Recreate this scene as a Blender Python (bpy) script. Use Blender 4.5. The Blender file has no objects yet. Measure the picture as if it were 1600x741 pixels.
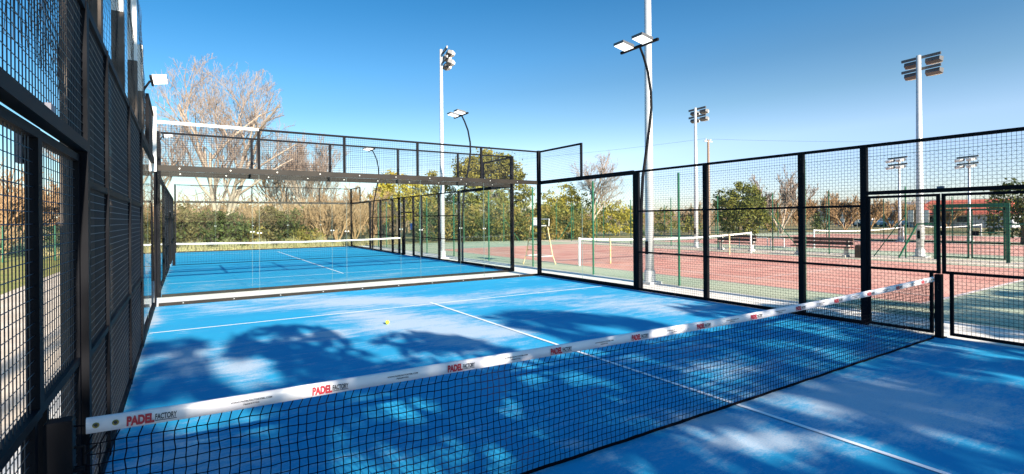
import bpy, math, random
import numpy as np
from mathutils import Vector, Matrix
R = math.radians
scene = bpy.context.scene
# ------------------------------------------------------------------ camera
cam_d = bpy.data.cameras.new("camera"); cam = bpy.data.objects.new("camera", cam_d)
scene.collection.objects.link(cam); scene.camera = cam
YAW, ROLL, F = 0.568, -0.008, 794.85
fw = Vector((math.sin(YAW), math.cos(YAW), 0)); rt = Vector((math.cos(YAW), -math.sin(YAW), 0)); up = Vector((0, 0, 1))
r2 = rt*math.cos(ROLL) + up*math.sin(ROLL); u2 = -rt*math.sin(ROLL) + up*math.cos(ROLL)
cam.matrix_world = Matrix(((r2.x, u2.x, -fw.x, .587), (r2.y, u2.y, -fw.y, -2.944), (r2.z, u2.z, -fw.z, 1.793), (0, 0, 0, 1)))
cam_d.sensor_width = 36; cam_d.lens = F/1600*36; cam_d.shift_y = -(370.5-342.36)/1600
cam_d.clip_start = .05; cam_d.clip_end = 9000
# ------------------------------------------------------------------ sky, sun, exposure
SUN_EL = 22.7; SKX, SKY = -.035*2.39, 2.39        # ground shift of a shadow per metre of height
sun_vec = Vector((-SKX, -SKY, 1)).normalized()
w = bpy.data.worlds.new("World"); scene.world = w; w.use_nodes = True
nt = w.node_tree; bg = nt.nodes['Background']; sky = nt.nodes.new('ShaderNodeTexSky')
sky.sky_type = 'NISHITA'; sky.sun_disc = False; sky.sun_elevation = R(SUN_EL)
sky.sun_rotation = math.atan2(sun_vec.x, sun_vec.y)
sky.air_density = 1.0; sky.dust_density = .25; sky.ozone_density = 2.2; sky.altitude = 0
# clear winter sky: deeper and bluer upwards, unseen zenith brightened to fill shade
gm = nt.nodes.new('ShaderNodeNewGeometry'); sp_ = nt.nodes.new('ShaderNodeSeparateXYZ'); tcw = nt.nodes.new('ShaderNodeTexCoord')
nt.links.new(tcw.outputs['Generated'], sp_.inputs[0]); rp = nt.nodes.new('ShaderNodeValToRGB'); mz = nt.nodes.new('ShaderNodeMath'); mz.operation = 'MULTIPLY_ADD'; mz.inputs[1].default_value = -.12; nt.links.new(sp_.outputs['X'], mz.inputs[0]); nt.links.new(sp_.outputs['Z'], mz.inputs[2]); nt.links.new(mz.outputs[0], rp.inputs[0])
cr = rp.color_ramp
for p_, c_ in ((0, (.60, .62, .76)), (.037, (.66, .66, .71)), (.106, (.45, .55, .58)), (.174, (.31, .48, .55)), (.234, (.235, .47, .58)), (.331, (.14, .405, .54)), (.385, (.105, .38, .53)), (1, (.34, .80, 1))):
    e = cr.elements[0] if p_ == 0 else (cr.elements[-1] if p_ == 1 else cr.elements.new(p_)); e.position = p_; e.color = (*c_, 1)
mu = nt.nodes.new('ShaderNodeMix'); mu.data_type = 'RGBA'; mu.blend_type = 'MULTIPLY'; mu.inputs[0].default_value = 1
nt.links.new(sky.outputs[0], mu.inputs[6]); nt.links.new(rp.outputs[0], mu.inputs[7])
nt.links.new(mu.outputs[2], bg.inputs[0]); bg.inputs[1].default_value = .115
sd = bpy.data.lights.new("sun", 'SUN'); sd.energy = 5.0; sd.angle = R(.53); sd.color = (1, .90, .76)
so = bpy.data.objects.new("sun", sd); scene.collection.objects.link(so)
so.rotation_euler = sun_vec.to_track_quat('Z', 'Y').to_euler(); so.location = (0, -30, 30)
vs = scene.view_settings; scene.display_settings.display_device = 'sRGB'
vs.view_transform = 'Standard'; vs.look = 'None'; vs.exposure = 1.32; vs.gamma = 1; vs.use_curve_mapping = False
scene.cycles.max_bounces = 8; scene.cycles.transparent_max_bounces = 24
rnd = random.Random(7); nr = np.random.default_rng(7)
col = scene.collection
# ------------------------------------------------------------------ materials
def mat(name, c, rough=.7, metal=0, c2=None, sc=6, bump=0, bsc=40, detail=6, spec=.5, stretch=None, trans=0):
    m = bpy.data.materials.new(name); m.use_nodes = True; n = m.node_tree; b = n.nodes['Principled BSDF']
    b.inputs['Base Color'].default_value = (*c, 1); b.inputs['Roughness'].default_value = rough
    b.inputs['Metallic'].default_value = metal; b.inputs['Specular IOR Level'].default_value = spec
    tc = n.nodes.new('ShaderNodeTexCoord'); mp = n.nodes.new('ShaderNodeMapping')
    n.links.new(tc.outputs['Object'], mp.inputs[0])
    if stretch: mp.inputs['Scale'].default_value = stretch
    if c2:
        t = n.nodes.new('ShaderNodeTexNoise'); t.inputs['Scale'].default_value = sc; t.inputs['Detail'].default_value = detail
        n.links.new(mp.outputs[0], t.inputs[0])
        r = n.nodes.new('ShaderNodeValToRGB'); r.color_ramp.elements[0].position = .35; r.color_ramp.elements[1].position = .65
        r.color_ramp.elements[0].color = (*c, 1); r.color_ramp.elements[1].color = (*c2, 1)
        n.links.new(t.outputs[0], r.inputs[0]); n.links.new(r.outputs[0], b.inputs['Base Color'])
        if trans:
            tr = n.nodes.new('ShaderNodeBsdfTranslucent'); n.links.new(r.outputs[0], tr.inputs[0])
            mx = n.nodes.new('ShaderNodeMixShader'); mx.inputs[0].default_value = trans
            n.links.new(b.outputs[0], mx.inputs[1]); n.links.new(tr.outputs[0], mx.inputs[2])
            n.links.new(mx.outputs[0], n.nodes['Material Output'].inputs[0])
    if bump:
        t2 = n.nodes.new('ShaderNodeTexNoise'); t2.inputs['Scale'].default_value = bsc; t2.inputs['Detail'].default_value = 4
        n.links.new(mp.outputs[0], t2.inputs[0])
        bp = n.nodes.new('ShaderNodeBump'); bp.inputs['Strength'].default_value = bump; bp.inputs['Distance'].default_value = .01
        n.links.new(t2.outputs[0], bp.inputs['Height']); n.links.new(bp.outputs[0], b.inputs['Normal'])
    return m
M = {}
M['steel'] = mat('black_powder_steel', (.0045, .005, .0075), .62, 0, (.008, .0085, .011), 3, spec=.08)
M['railbrown'] = mat('dark_bronze_steel', (.010, .0085, .007), .5, 0, (.02, .016, .012), 2, spec=.2)
M['wire'] = mat('black_wire', (.026, .029, .038), .45, 0, spec=.4)
M['bolt'] = mat('zinc_bolt', (.75, .75, .72), .3, .7)
M['whitepaint'] = mat('white_paint', (.78, .77, .74), .5, 0, (.70, .69, .66), 5)
M['greypole'] = mat('galvanised_pole', (.50, .52, .53), .45, .3, (.60, .61, .61), 4)
M['green'] = mat('green_steel', (.010, .10, .05), .45, 0, (.014, .14, .07), 4)
M['greenwire'] = mat('green_wire', (.03, .12, .08), .5)
M['led'] = mat('lamp_glass', (.92, .90, .82), .25, 0)
M['led'].node_tree.nodes['Principled BSDF'].inputs['Emission Color'].default_value = (1, .97, .9, 1); M['led'].node_tree.nodes['Principled BSDF'].inputs['Emission Strength'].default_value = .9
M['lampbody'] = mat('lamp_housing', (.10, .10, .105), .45, .3)
M['concrete'] = mat('pale_concrete', (.72, .67, .60), .9, 0, (.80, .75, .68), 1.3, .4, 60)
M['band'] = mat('vinyl_band', (.78, .76, .76), .35, 0, (.66, .64, .67), 3, .6, 7, spec=.5)
M['netcord'] = mat('black_net_cord', (.004, .004, .007), .9, spec=.05)
M['red'] = mat('red_print', (.42, .02, .035), .5)
M['blackprint'] = mat('black_print', (.02, .022, .03), .5)
M['brass'] = mat('brass_eyelet', (.25, .22, .06), .35, .8)
M['line'] = mat('white_line', (.82, .84, .86), .85, 0, (.68, .75, .82), 18, .3, 120)
M['ball'] = mat('ball_felt', (.75, .85, .05), .9, 0, (.65, .78, .04), 60)
M['dgreen'] = mat('tennis_green', (.36, .42, .29), .9, 0, (.48, .49, .34), .45, .3, 80)
M['tred'] = mat('tennis_red', (.58, .24, .18), .9, 0, (.70, .37, .28), .8, .3, 80)
M['tline'] = mat('faded_court_line', (.70, .58, .54), .9)
M['sandy'] = mat('sandy_ground', (.60, .49, .37), .95, 0, (.74, .62, .49), 1.2, .8, 14)
M['grass'] = mat('dry_meadow', (.30, .22, .10), .95, 0, (.17, .17, .06), .22, .8, 8)
M['lawn'] = mat('lawn', (.20, .23, .04), .95, 0, (.36, .30, .09), 1.2, .8, 14)
M['bark'] = mat('pale_bark', (.32, .25, .19), .9, 0, (.50, .41, .32), 2.5)
M['twig'] = mat('reddish_twigs', (.25, .19, .15), .9, 0, (.38, .30, .24), 2)
M['twig2'] = mat('orange_twigs', (.30, .18, .09), .9, 0, (.40, .26, .14), 2)
M['trunk'] = mat('brown_bark', (.10, .075, .05), .95, 0, (.17, .13, .09), 4)
M['pine'] = mat('pine_needles', (.16, .17, .03), .75, 0, (.31, .27, .05), .55, trans=.25)
M['yellowleaf'] = mat('golden_leaves', (.34, .29, .035), .75, 0, (.50, .40, .05), .6, trans=.3)
M['greenleaf'] = mat('dark_green_leaves', (.045, .07, .016), .7, 0, (.13, .14, .03), .8, trans=.25)
M['roundleaf'] = mat('dense_green_leaves', (.07, .10, .018), .75, 0, (.21, .21, .035), .8, trans=.2)
M['olive'] = mat('olive_brown_leaves', (.07, .075, .018), .75, 0, (.21, .15, .05), .9, trans=.25)
M['hedge'] = mat('autumn_hedge_leaves', (.18, .17, .03), .75, 0, (.38, .25, .06), .7, trans=.25)
M['rusty'] = mat('rusty_yellow_tube', (.62, .40, .12), .6, 0, (.72, .62, .45), 6)
M['visor'] = mat('lamp_visor', (.82, .80, .74), .3)
M['seat'] = mat('grey_plastic_seat', (.36, .37, .38), .5)
M['wood'] = mat('dark_bench_wood', (.07, .045, .03), .8, 0, (.11, .07, .045), 8)
M['benchleg'] = mat('concrete_leg', (.6, .57, .52), .9)
M['wall'] = mat('pale_render', (.60, .62, .66), .9, 0, (.5, .53, .58), .6)
M['rooftile'] = mat('red_roof', (.50, .10, .06), .9, 0, (.60, .15, .09), 2)
M['carwhite'] = mat('white_car_paint', (.75, .75, .76), .2)
M['carblue'] = mat('grey_car_paint', (.2, .25, .32), .25)
M['carred'] = mat('red_car_paint', (.35, .05, .04), .25)
M['glassdark'] = mat('dark_window', (.03, .04, .05), .08)
M['tyre'] = mat('tyre_rubber', (.02, .02, .02), .8)
M['hill'] = mat('hill_scrub', (.20, .20, .21), 1, 0, (.30, .27, .26), .002)
M['sign'] = mat('white_panel', (.80, .78, .72), .6)
M['bluesign'] = mat('blue_label', (.08, .20, .5), .5)
M['woodpole'] = mat('weathered_pole', (.28, .20, .15), .9)
M['postdark'] = mat('mottled_brown_post', (.05, .04, .033), .9, 0, (.16, .13, .11), 2.2)  # mottled dark brown for the lower part of the netting posts
M['netblack'] = mat('black_knotted_net', (.012, .012, .014), .8)
M['plate'] = mat('galvanised_plate', (.14, .14, .18), .5, .2)
def glass_mat():
    m = bpy.data.materials.new('court_glass'); m.use_nodes = True; n = m.node_tree; n.nodes.remove(n.nodes['Principled BSDF'])
    o = n.nodes['Material Output']; t = n.nodes.new('ShaderNodeBsdfTransparent'); t.inputs[0].default_value = (.955, .98, .975, 1)
    g = n.nodes.new('ShaderNodeBsdfGlossy'); g.inputs['Roughness'].default_value = .01
    fr = n.nodes.new('ShaderNodeFresnel'); fr.inputs[0].default_value = 1.28
    ge = n.nodes.new('ShaderNodeNewGeometry'); iv = n.nodes.new('ShaderNodeMath'); iv.operation = 'SUBTRACT'; iv.inputs[0].default_value = 1; n.links.new(ge.outputs['Backfacing'], iv.inputs[1])
    ml = n.nodes.new('ShaderNodeMath'); ml.operation = 'MULTIPLY'; n.links.new(fr.outputs[0], ml.inputs[0]); n.links.new(iv.outputs[0], ml.inputs[1])
    mx = n.nodes.new('ShaderNodeMixShader'); n.links.new(ml.outputs[0], mx.inputs[0])
    n.links.new(t.outputs[0], mx.inputs[1]); n.links.new(g.outputs[0], mx.inputs[2]); n.links.new(mx.outputs[0], o.inputs[0])
    return m
M['glass'] = glass_mat()
M['glassedge'] = mat('glass_edge', (.16, .24, .23), .3)
# blue court turf: colour pigment and the sand lying on it (sand amount from a per-vertex attribute)
def turf_mat():
    m = bpy.data.materials.new('blue_sanded_turf'); m.use_nodes = True; n = m.node_tree; L = n.links.new
    b = n.nodes['Principled BSDF']; b.inputs['Roughness'].default_value = .95; b.inputs['Specular IOR Level'].default_value = .15
    tc = n.nodes.new('ShaderNodeTexCoord')
    def noise(scale, det, st=(1, 1, 1), rough=.55, rot=0):
        mp = n.nodes.new('ShaderNodeMapping'); mp.inputs['Scale'].default_value = st; mp.inputs['Rotation'].default_value = (0, 0, rot)
        t = n.nodes.new('ShaderNodeTexNoise'); t.inputs['Scale'].default_value = scale; t.inputs['Detail'].default_value = det; t.inputs['Roughness'].default_value = rough
        L(tc.outputs['Object'], mp.inputs[0]); L(mp.outputs[0], t.inputs[0]); return t.outputs[0]
    def math_(op, a, b_):
        k = n.nodes.new('ShaderNodeMath'); k.operation = op
        for i, v in enumerate((a, b_)):
            if isinstance(v, (int, float)): k.inputs[i].default_value = v
            else: L(v, k.inputs[i])
        return k.outputs[0]
    def mix(f, a, b_):
        k = n.nodes.new('ShaderNodeMix'); k.data_type = 'RGBA'
        for i, v in ((0, f), (6, a), (7, b_)):
            if isinstance(v, tuple): k.inputs[i].default_value = (*v, 1)
            elif isinstance(v, (int, float)): k.inputs[i].default_value = v
            else: L(v, k.inputs[i])
        return k.outputs[2]
    at = n.nodes.new('ShaderNodeAttribute'); at.attribute_name = 'sand'
    big = noise(.7, 9, (.45, 1.5, 1), .62, R(-8)); fine = noise(3.2, 10, (.5, 1.6, 1), .75, R(-8)); grain = noise(150, 2); grain2 = noise(38, 5, (1, 1, 1), .8)
    s = math_('ADD', at.outputs['Fac'], math_('MULTIPLY', math_('SUBTRACT', big, .5), 1.5))
    s = math_('ADD', s, math_('MULTIPLY', math_('SUBTRACT', fine, .5), 1.8))
    s = math_('ADD', s, math_('MULTIPLY', math_('SUBTRACT', grain2, .5), .9))
    s = math_('ADD', s, math_('MULTIPLY', math_('SUBTRACT', noise(11, 8, (.6, 1.4, 1), .8, R(20)), .5), .8))
    mr = n.nodes.new('ShaderNodeMapRange'); mr.inputs[1].default_value = .24; mr.inputs[2].default_value = 1.0; mr.inputs[4].default_value = .82
    mr.interpolation_type = 'SMOOTHSTEP'; L(s, mr.inputs[0])
    blue = mix(noise(1.1, 5, (.5, 1.4, 1)), (.0, .24, .48), (.003, .37, .60))
    gm_ = n.nodes.new('ShaderNodeMapRange'); gm_.inputs[1].default_value = .36; gm_.inputs[2].default_value = .62; gm_.inputs[3].default_value = .62; gm_.inputs[4].default_value = 1.15; L(noise(60, 6, (.7, 1.3, 1), .85), gm_.inputs[0])
    c = mix(math_('MINIMUM', math_('MULTIPLY', mr.outputs[0], gm_.outputs[0]), .95), blue, (.60, .61, .62))
    c = mix(math_('MULTIPLY', grain, .35), c, (.10, .30, .55))
    L(c, b.inputs['Base Color'])
    bp = n.nodes.new('ShaderNodeBump'); bp.inputs['Strength'].default_value = .35; bp.inputs['Distance'].default_value = .006
    L(grain, bp.inputs['Height']); L(bp.outputs[0], b.inputs['Normal'])
    return m
M['turf'] = turf_mat()
# ------------------------------------------------------------------ mesh helpers
class MB:
    def __init__(s): s.v = []; s.f = []
    def quadbox(s, pts):            # 8 corners: bottom ring 0-3, top ring 4-7
        b = len(s.v); s.v += [tuple(p) for p in pts]
        for f in ((0, 3, 2, 1), (4, 5, 6, 7), (0, 1, 5, 4), (1, 2, 6, 5), (2, 3, 7, 6), (3, 0, 4, 7)): s.f.append(tuple(b+i for i in f))
    def box(s, x0, x1, y0, y1, z0, z1):
        s.quadbox([(x0, y0, z0), (x1, y0, z0), (x1, y1, z0), (x0, y1, z0), (x0, y0, z1), (x1, y0, z1), (x1, y1, z1), (x0, y1, z1)]); return s
    def frustum(s, c, a, b, z0, z1, k):
        x, y = c; s.quadbox([(x-a, y-b, z0), (x+a, y-b, z0), (x+a, y+b, z0), (x-a, y+b, z0), (x-a*k, y-b*k, z1), (x+a*k, y-b*k, z1), (x+a*k, y+b*k, z1), (x-a*k, y+b*k, z1)]); return s
    def tube(s, p0, p1, r0, r1=None, n=8, caps=True):
        r1 = r0 if r1 is None else r1
        p0, p1 = Vector(p0), Vector(p1); d = (p1-p0)
        if d.length < 1e-6: return s
        d.normalize(); a = d.orthogonal().normalized(); c = d.cross(a); b = len(s.v)
        for p, r in ((p0, r0), (p1, r1)):
            for i in range(n):
                t = 2*math.pi*(i+.5)/n; s.v.append(tuple(p + a*(math.cos(t)*r) + c*(math.sin(t)*r)))
        for i in range(n): j = (i+1) % n; s.f.append((b+i, b+j, b+n+j, b+n+i))
        if caps: s.f.append(tuple(b+i for i in range(n))[::-1]); s.f.append(tuple(b+n+i for i in range(n)))
        return s
    def path(s, pts, r, n=8, r1=None):
        r1 = r if r1 is None else r1; k = len(pts)-1
        for i in range(k):
            s.tube(pts[i], pts[i+1], r+(r1-r)*i/k, r+(r1-r)*(i+1)/k, n, i in (0, k-1))
        return s
    def lathe(s, c, prof, n=16):
        b = len(s.v); x, y = c
        for r, z in prof:
            for i in range(n): t = 2*math.pi*i/n; s.v.append((x+r*math.cos(t), y+r*math.sin(t), z))
        for k in range(len(prof)-1):
            for i in range(n): j = (i+1) % n; s.f.append((b+k*n+i, b+k*n+j, b+(k+1)*n+j, b+(k+1)*n+i))
        s.f.append(tuple(b+i for i in range(n))[::-1]); s.f.append(tuple(b+(len(prof)-1)*n+i for i in range(n))); return s
def link(name, me, m, parent=None, loc=None):
    o = bpy.data.objects.new(name, me); col.objects.link(o)
    if m is not None and not me.materials: me.materials.append(m)
    if parent: o.parent = parent
    if loc: o.location = loc
    return o
def wloc(p):
    v = Vector((0, 0, 0))
    while p: v += p.location; p = p.parent
    return v
def obj(name, mb, m, parent=None, origin=None, smooth=False):
    me = bpy.data.meshes.new(name)
    off = wloc(parent) if parent else Vector(origin or (0, 0, 0))
    v = [(x-off.x, y-off.y, z-off.z) for x, y, z in mb.v]
    me.from_pydata(v, [], mb.f); me.update()
    if smooth: me.polygons.foreach_set('use_smooth', [True]*len(me.polygons))
    return link(name, me, m, parent, None if parent else off)
def tag(o, label, cat, group=None):
    o['label'] = label; o['category'] = cat
    if group: o['group'] = group
    return o
def thing(name, label, cat, loc=(0, 0, 0), group=None):
    o = bpy.data.objects.new(name, None); col.objects.link(o); o.location = loc; o.empty_display_size = .2
    return tag(o, label, cat, group)
def struct(name, mb, m):
    o = obj(name, mb, m); o['kind'] = 'structure'; return o
def dup(root, loc, label=None, rotz=None):
    def cp(o, par):
        c = o.copy(); col.objects.link(c)
        if par: c.parent = par
        for k in o.children: cp(k, c)
        return c
    r = cp(root, None); r.location = loc
    if rotz is not None: r.rotation_euler = (0, 0, rotz)
    if label: r['label'] = label
    return r
def sheet(x0, x1, y0, y1, z): m_ = MB(); m_.v = [(x0, y0, z), (x1, y0, z), (x1, y1, z), (x0, y1, z)]; m_.f = [(0, 1, 2, 3)]; return m_
def wires(m_, axis, fixed, a0, a1, z0, z1, pitch=.05, r=.002):
    """square welded mesh in a vertical plane; axis 'x' or 'y' is the running direction"""
    P = (lambda a, z, o=0: (a, fixed+o, z)) if axis == 'x' else (lambda a, z, o=0: (fixed+o, a, z))
    n = max(1, round(abs(a1-a0)/pitch)); k = max(1, round((z1-z0)/pitch))
    for i in range(1, n): a = a0+(a1-a0)*i/n; m_.tube(P(a, z0), P(a, z1), r, n=4, caps=False)
    for i in range(1, k): z = z0+(z1-z0)*i/k; m_.tube(P(a0, z, 2*r), P(a1, z, 2*r), r, n=4, caps=False)
    return m_
def chain(m_, axis, fixed, a0, a1, z0, z1, pitch=.1, r=.0018, wob=0):
    """diamond chain link: two families of slanting wires clipped to the rectangle"""
    P = (lambda a, z, o=0: (a, fixed+o, z)) if axis == 'x' else (lambda a, z, o=0: (fixed+o, a, z))
    H = z1-z0; a = a0-H
    while a < a1:
        for s in (1, -1):
            lo, hi = (a, a+H)
            pa, pb = max(lo, a0), min(hi, a1)
            if pb > pa:
                za, zb = (z0+(pa-lo), z0+(pb-lo)) if s == 1 else (z1-(pa-lo), z1-(pb-lo))
                m_.tube(P(pa, za, s*r), P(pb, zb, s*r), r, n=3, caps=False)
        a += pitch
    return m_
# ================================================================== GROUND
H3, H4 = 2.94, 3.92
g = MB(); N = 60
struct('ground', sheet(-4000, 4000, -3000, 5000, -.03), M['grass'])
struct('sandy_path', sheet(-3.4, -.12, -9, 45, -.018), M['sandy'])
struct('lawn', sheet(-16, -3.4, -9, 45, -.014), M['lawn'])
struct('concrete_surround', sheet(-.6, 11.55, -9, 34, -.012), M['concrete'])
SAND = [(3.83,5.47,0.82,-0.57,-0.29,-0.76,1.0),(3.35,6.90,0.61,-0.43,-0.14,-0.51,0.7),(1.15,4.07,0.23,-0.16,-0.06,-0.69,1.0),(2.75,9.42,2.16,-1.54,-0.13,-0.75,0.6),(4.73,7.79,1.16,-0.83,-0.19,-0.49,0.6),(8.06,5.43,1.34,-0.95,-0.54,-0.60,0.6),(8.39,3.77,0.60,-0.42,-0.41,-0.35,0.7),(2.04,5.37,0.49,-0.34,-0.06,-0.35,0.6),(2.53,5.45,0.26,-0.18,-0.09,-0.37,0.6),(4.02,3.67,0.39,-0.26,-0.20,-0.39,0.6),(4.81,3.88,0.42,-0.29,-0.18,-0.29,0.8),(0.56,4.64,0.20,-0.14,0.00,-0.90,0.5),(0.39,1.97,0.21,-0.14,0.01,-0.38,0.6),(5.89,0.86,0.44,-0.30,-0.30,-0.21,0.7),(5.93,-0.35,0.47,-0.31,-0.39,-0.19,0.6),(6.50,-0.73,0.62,-0.42,-0.57,-0.21,0.6),(4.40,-0.56,0.38,-0.25,-0.17,-0.10,0.9),(4.40,-0.01,0.28,-0.19,-0.12,-0.09,0.7),(3.17,0.19,0.13,-0.08,-0.04,-0.05,0.8),(3.19,-0.08,0.10,-0.07,-0.04,-0.05,0.8),(6.22,-1.31,0.45,-0.30,-0.48,-0.14,0.5),(6.67,-0.38,0.56,-0.37,-0.35,-0.15,0.5),(0.05,8.43,0.20,-0.14,0.02,-0.43,0.6),(1.00,9.42,0.67,-0.47,-0.02,-0.53,0.5),(6.1,-.9,1.3,-.5,-.3,-.35,.32),(7.6,.2,1.1,-.4,-.3,-.3,.3),(.7,1.5,.4,-.1,-.1,-.6,.6),(.6,5.0,.35,0,0,.8,.45),(3.2,8.3,2.6,-.6,0,.45,.35),(7.6,7.6,1.6,-.3,0,.5,.35),(4.4,4.4,.8,-.4,.1,.3,.5)]
def turf(name, x0, x1, y0, y1, spots, base, step=.08):
    nx, ny = int((x1-x0)/step)+1, int((y1-y0)/step)+1
    xs, ys = np.linspace(x0, x1, nx), np.linspace(y0, y1, ny); X, Y = np.meshgrid(xs, ys)
    V = np.stack([X.ravel(), Y.ravel(), np.zeros(X.size)], 1)
    i = (np.arange(ny-1)[:, None]*nx+np.arange(nx-1)[None]).ravel(); Fq = np.stack([i, i+1, i+nx+1, i+nx], 1)
    me = bpy.data.meshes.new(name); me.vertices.add(len(V)); me.vertices.foreach_set('co', V.ravel())
    me.loops.add(Fq.size); me.loops.foreach_set('vertex_index', Fq.ravel()); me.polygons.add(len(Fq))
    me.polygons.foreach_set('loop_start', np.arange(0, Fq.size, 4)); me.update(calc_edges=True)
    S = np.full(len(V), base)
    for cx, cy, ax, ay, bx, by, wt in spots:
        det = ax*by-ay*bx; dx, dy = V[:, 0]-cx, V[:, 1]-cy
        p = (dx*by-dy*bx)/det; q = (ax*dy-ay*dx)/det
        S += wt*.8*np.exp(-(p*p+q*q)*.8)
    edge = np.minimum(V[:, 0]-x0, x1-V[:, 0]); S += .5*np.exp(-(edge/.12)**2)
    A = me.attributes.new('sand', 'FLOAT', 'POINT'); A.data.foreach_set('value', S.astype(np.float32))
    o = link(name, me, M['turf']); o['kind'] = 'structure'; return o
turf('court_surface', -.03, 10.0, -10.2, 10.14, SAND, .20)
turf('court_surface', -.02, 10.0, 11.81, 32.1, [(3, 13, 4, 0, 0, .9, .5), (7, 13.6, 2, 0, 0, .6, .4)], .02, .2)
def court_lines(yc, half, s_off):
    m_ = MB()
    for s in (-1, 1):
        y = yc+s*s_off; m_.f.append(tuple(len(m_.v)+i for i in range(4))); m_.v += [(.06, y-.025, .004), (9.97, y-.025, .004), (9.97, y+.025, .004), (.06, y+.025, .004)]
    m_.f.append(tuple(len(m_.v)+i for i in range(4))); e = s_off+.2; m_.v += [(4.975, yc-e, .008), (5.025, yc-e, .008), (5.025, yc+e, .008), (4.975, yc+e, .008)]
    return m_
struct('court_line', court_lines(0, 10.2, 7.09), M['line'])
struct('court_line', court_lines(21.95, 10.2, 7.2), M['line'])
# tennis courts beyond
def tennis(x0, x1, y0, y1, yn):
    struct('tennis_ground', sheet(11.56 if x0 < 20 else x0-3.6, x1+.6 if x0 < 20 else x1+3.5, -9 if x0 < 20 else y0-6, 33.5 if x0 < 20 else y1+6, -.008), M['dgreen'])
    struct('tennis_court', sheet(x0, x1, y0, y1, -.004), M['tred'])
    m_ = MB(); z = 0
    def ln(a, b, c, d): m_.f.append(tuple(len(m_.v)+i for i in range(4))); m_.v.extend([(a, c, z), (b, c, z), (b, d, z), (a, d, z)])
    t = .05
    ln(x0, x1, y0-t, y0+t); ln(x0, x1, y1-t, y1+t)
    for x in (x0, x1, x0+1.37, x1-1.37):
        ln(x-t/2, x+t/2, y0+t, y1-t)
    for y in (yn-6.4, yn+6.4): ln(x0+1.37+t, x1-1.37-t, y-t/2, y+t/2)
    xm = (x0+x1)/2; z = .003; ln(xm-t/2, xm+t/2, yn-6.4, yn+6.4)
    struct('tennis_line', m_, M['tline'])
tennis(13.25, 24.1, 1.3, 25.2, 12.2)
tennis(31, 42, 0, 24, 12.2); tennis(46.5, 57.5, 0, 24, 12.2)
struct('sand_strip', sheet(24.75, 27.35, -9, 33, -.002), M['sandy'])
# ================================================================== PADEL WALLS
def bolts(parent, pts, axis, d, r=.014):
    m0 = None
    for p in pts:
        if m0 is None:
            m_ = MB(); e = Vector((0, d, 0)) if axis == 'x' else Vector((d, 0, 0)); m_.tube((0, 0, 0), e, r, n=6)
            me = bpy.data.meshes.new('bolt'); me.from_pydata(m_.v, [], m_.f); m0 = me
        o = link('bolt', m0, M['bolt'], parent); o.location = Vector(p)-wloc(parent)
def box_part(name, parent, b, m='steel'): return obj(name, MB().box(*b), M[m], parent)
def back_wall(y, label, yin, top_m='steel', detail=True, raised_posts=(2, 3.96, 5.93, 7.93), whitetop=None):
    """end wall at y: glass to 3 m, mesh to 4 m. yin = -1 if the court lies on the -y side"""
    t = thing('court_end_wall', label, 'glass wall', (5, y, 0))
    s = yin
    ya, yb = sorted((y, y-s*.06)); 
    br = box_part('base_rail', t, (.06, 9.94, ya, yb, .0, .058), 'railbrown')
    tr = box_part('middle_rail', t, (.06, 9.94, ya, yb, H3-.06, H3+.06), 'railbrown')
    if detail:
        f = ya-.002 if s < 0 else yb+.002
        f = ya if s < 0 else yb
        if s < 0: bolts(br, [(.5+i*.97, ya, .034) for i in range(10)], 'x', -.010, .011)
        bolts(tr, [(.45+i*.97, ya, H3) for i in range(10)], 'x', -.012, .014)
    if whitetop:
        box_part('top_rail', t, (.06, whitetop, ya, yb, H4-.03, H4+.03), 'whitepaint')['label'] = 'white painted top rail'
        box_part('top_rail', t, (whitetop, 9.94, ya+.005, yb-.005, H4-.025, H4+.02))
    else: box_part('top_rail', t, (.06, 9.94, ya+.005, yb-.005, H4-.025, H4+.02))
    xs = [.06, *raised_posts, 9.94]
    for x in raised_posts:
        box_part('mesh_post', t, (x-.03, x+.03, ya+.008, yb-.008, H3+.06, H4-.025))
    for i in range(5):
        a, b = xs[i], xs[i+1]
        obj('mesh_panel', wires(MB(), 'x', (ya+yb)/2-.004, a, b, H3+.06, H4-.02, .05 if detail else .1, .0022), M['wire'], t)
    gx = [.06, 2.0, 4.0, 6.0, 8.0, 9.94]
    for i in range(5):
        p = box_part('glass_panel', t, (gx[i]+.004, gx[i+1]-.004, y-s*.03-.006, y-s*.03+.006, .09, H3-.06), 'glass')
        if i: box_part('glass_edge', p, (gx[i]-.002, gx[i]+.002, y-s*.03-.005, y-s*.03+.005, .092, H3-.062), 'glassedge')
    if not detail or True:
        for x in (2, 4, 6, 8):
            c = MB()
            for z in (1.5,): c.box(x-.05, x-.02, ya-.004, ya+.02, z, z+.03); c.box(x+.02, x+.05, ya-.004, ya+.02, z, z+.03)
            obj('glass_clip', c, M['bolt'], t)
    return t
def corner(x, y, h=3.97, mname='steel', w=.06):
    pass
END_LBL = 'glass and mesh end wall of the nearer blue court, pale strip behind it'
e1 = back_wall(10.2, 'glass and mesh end wall closing the nearer blue court, white rail at its upper left', -1, whitetop=2.0)
e2 = back_wall(11.8, 'glass and mesh end wall just beyond the pale concrete strip, second from the camera', 1)
e3 = back_wall(32.15, 'farthest glass and mesh end wall, in front of the bushes', -1)
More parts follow.
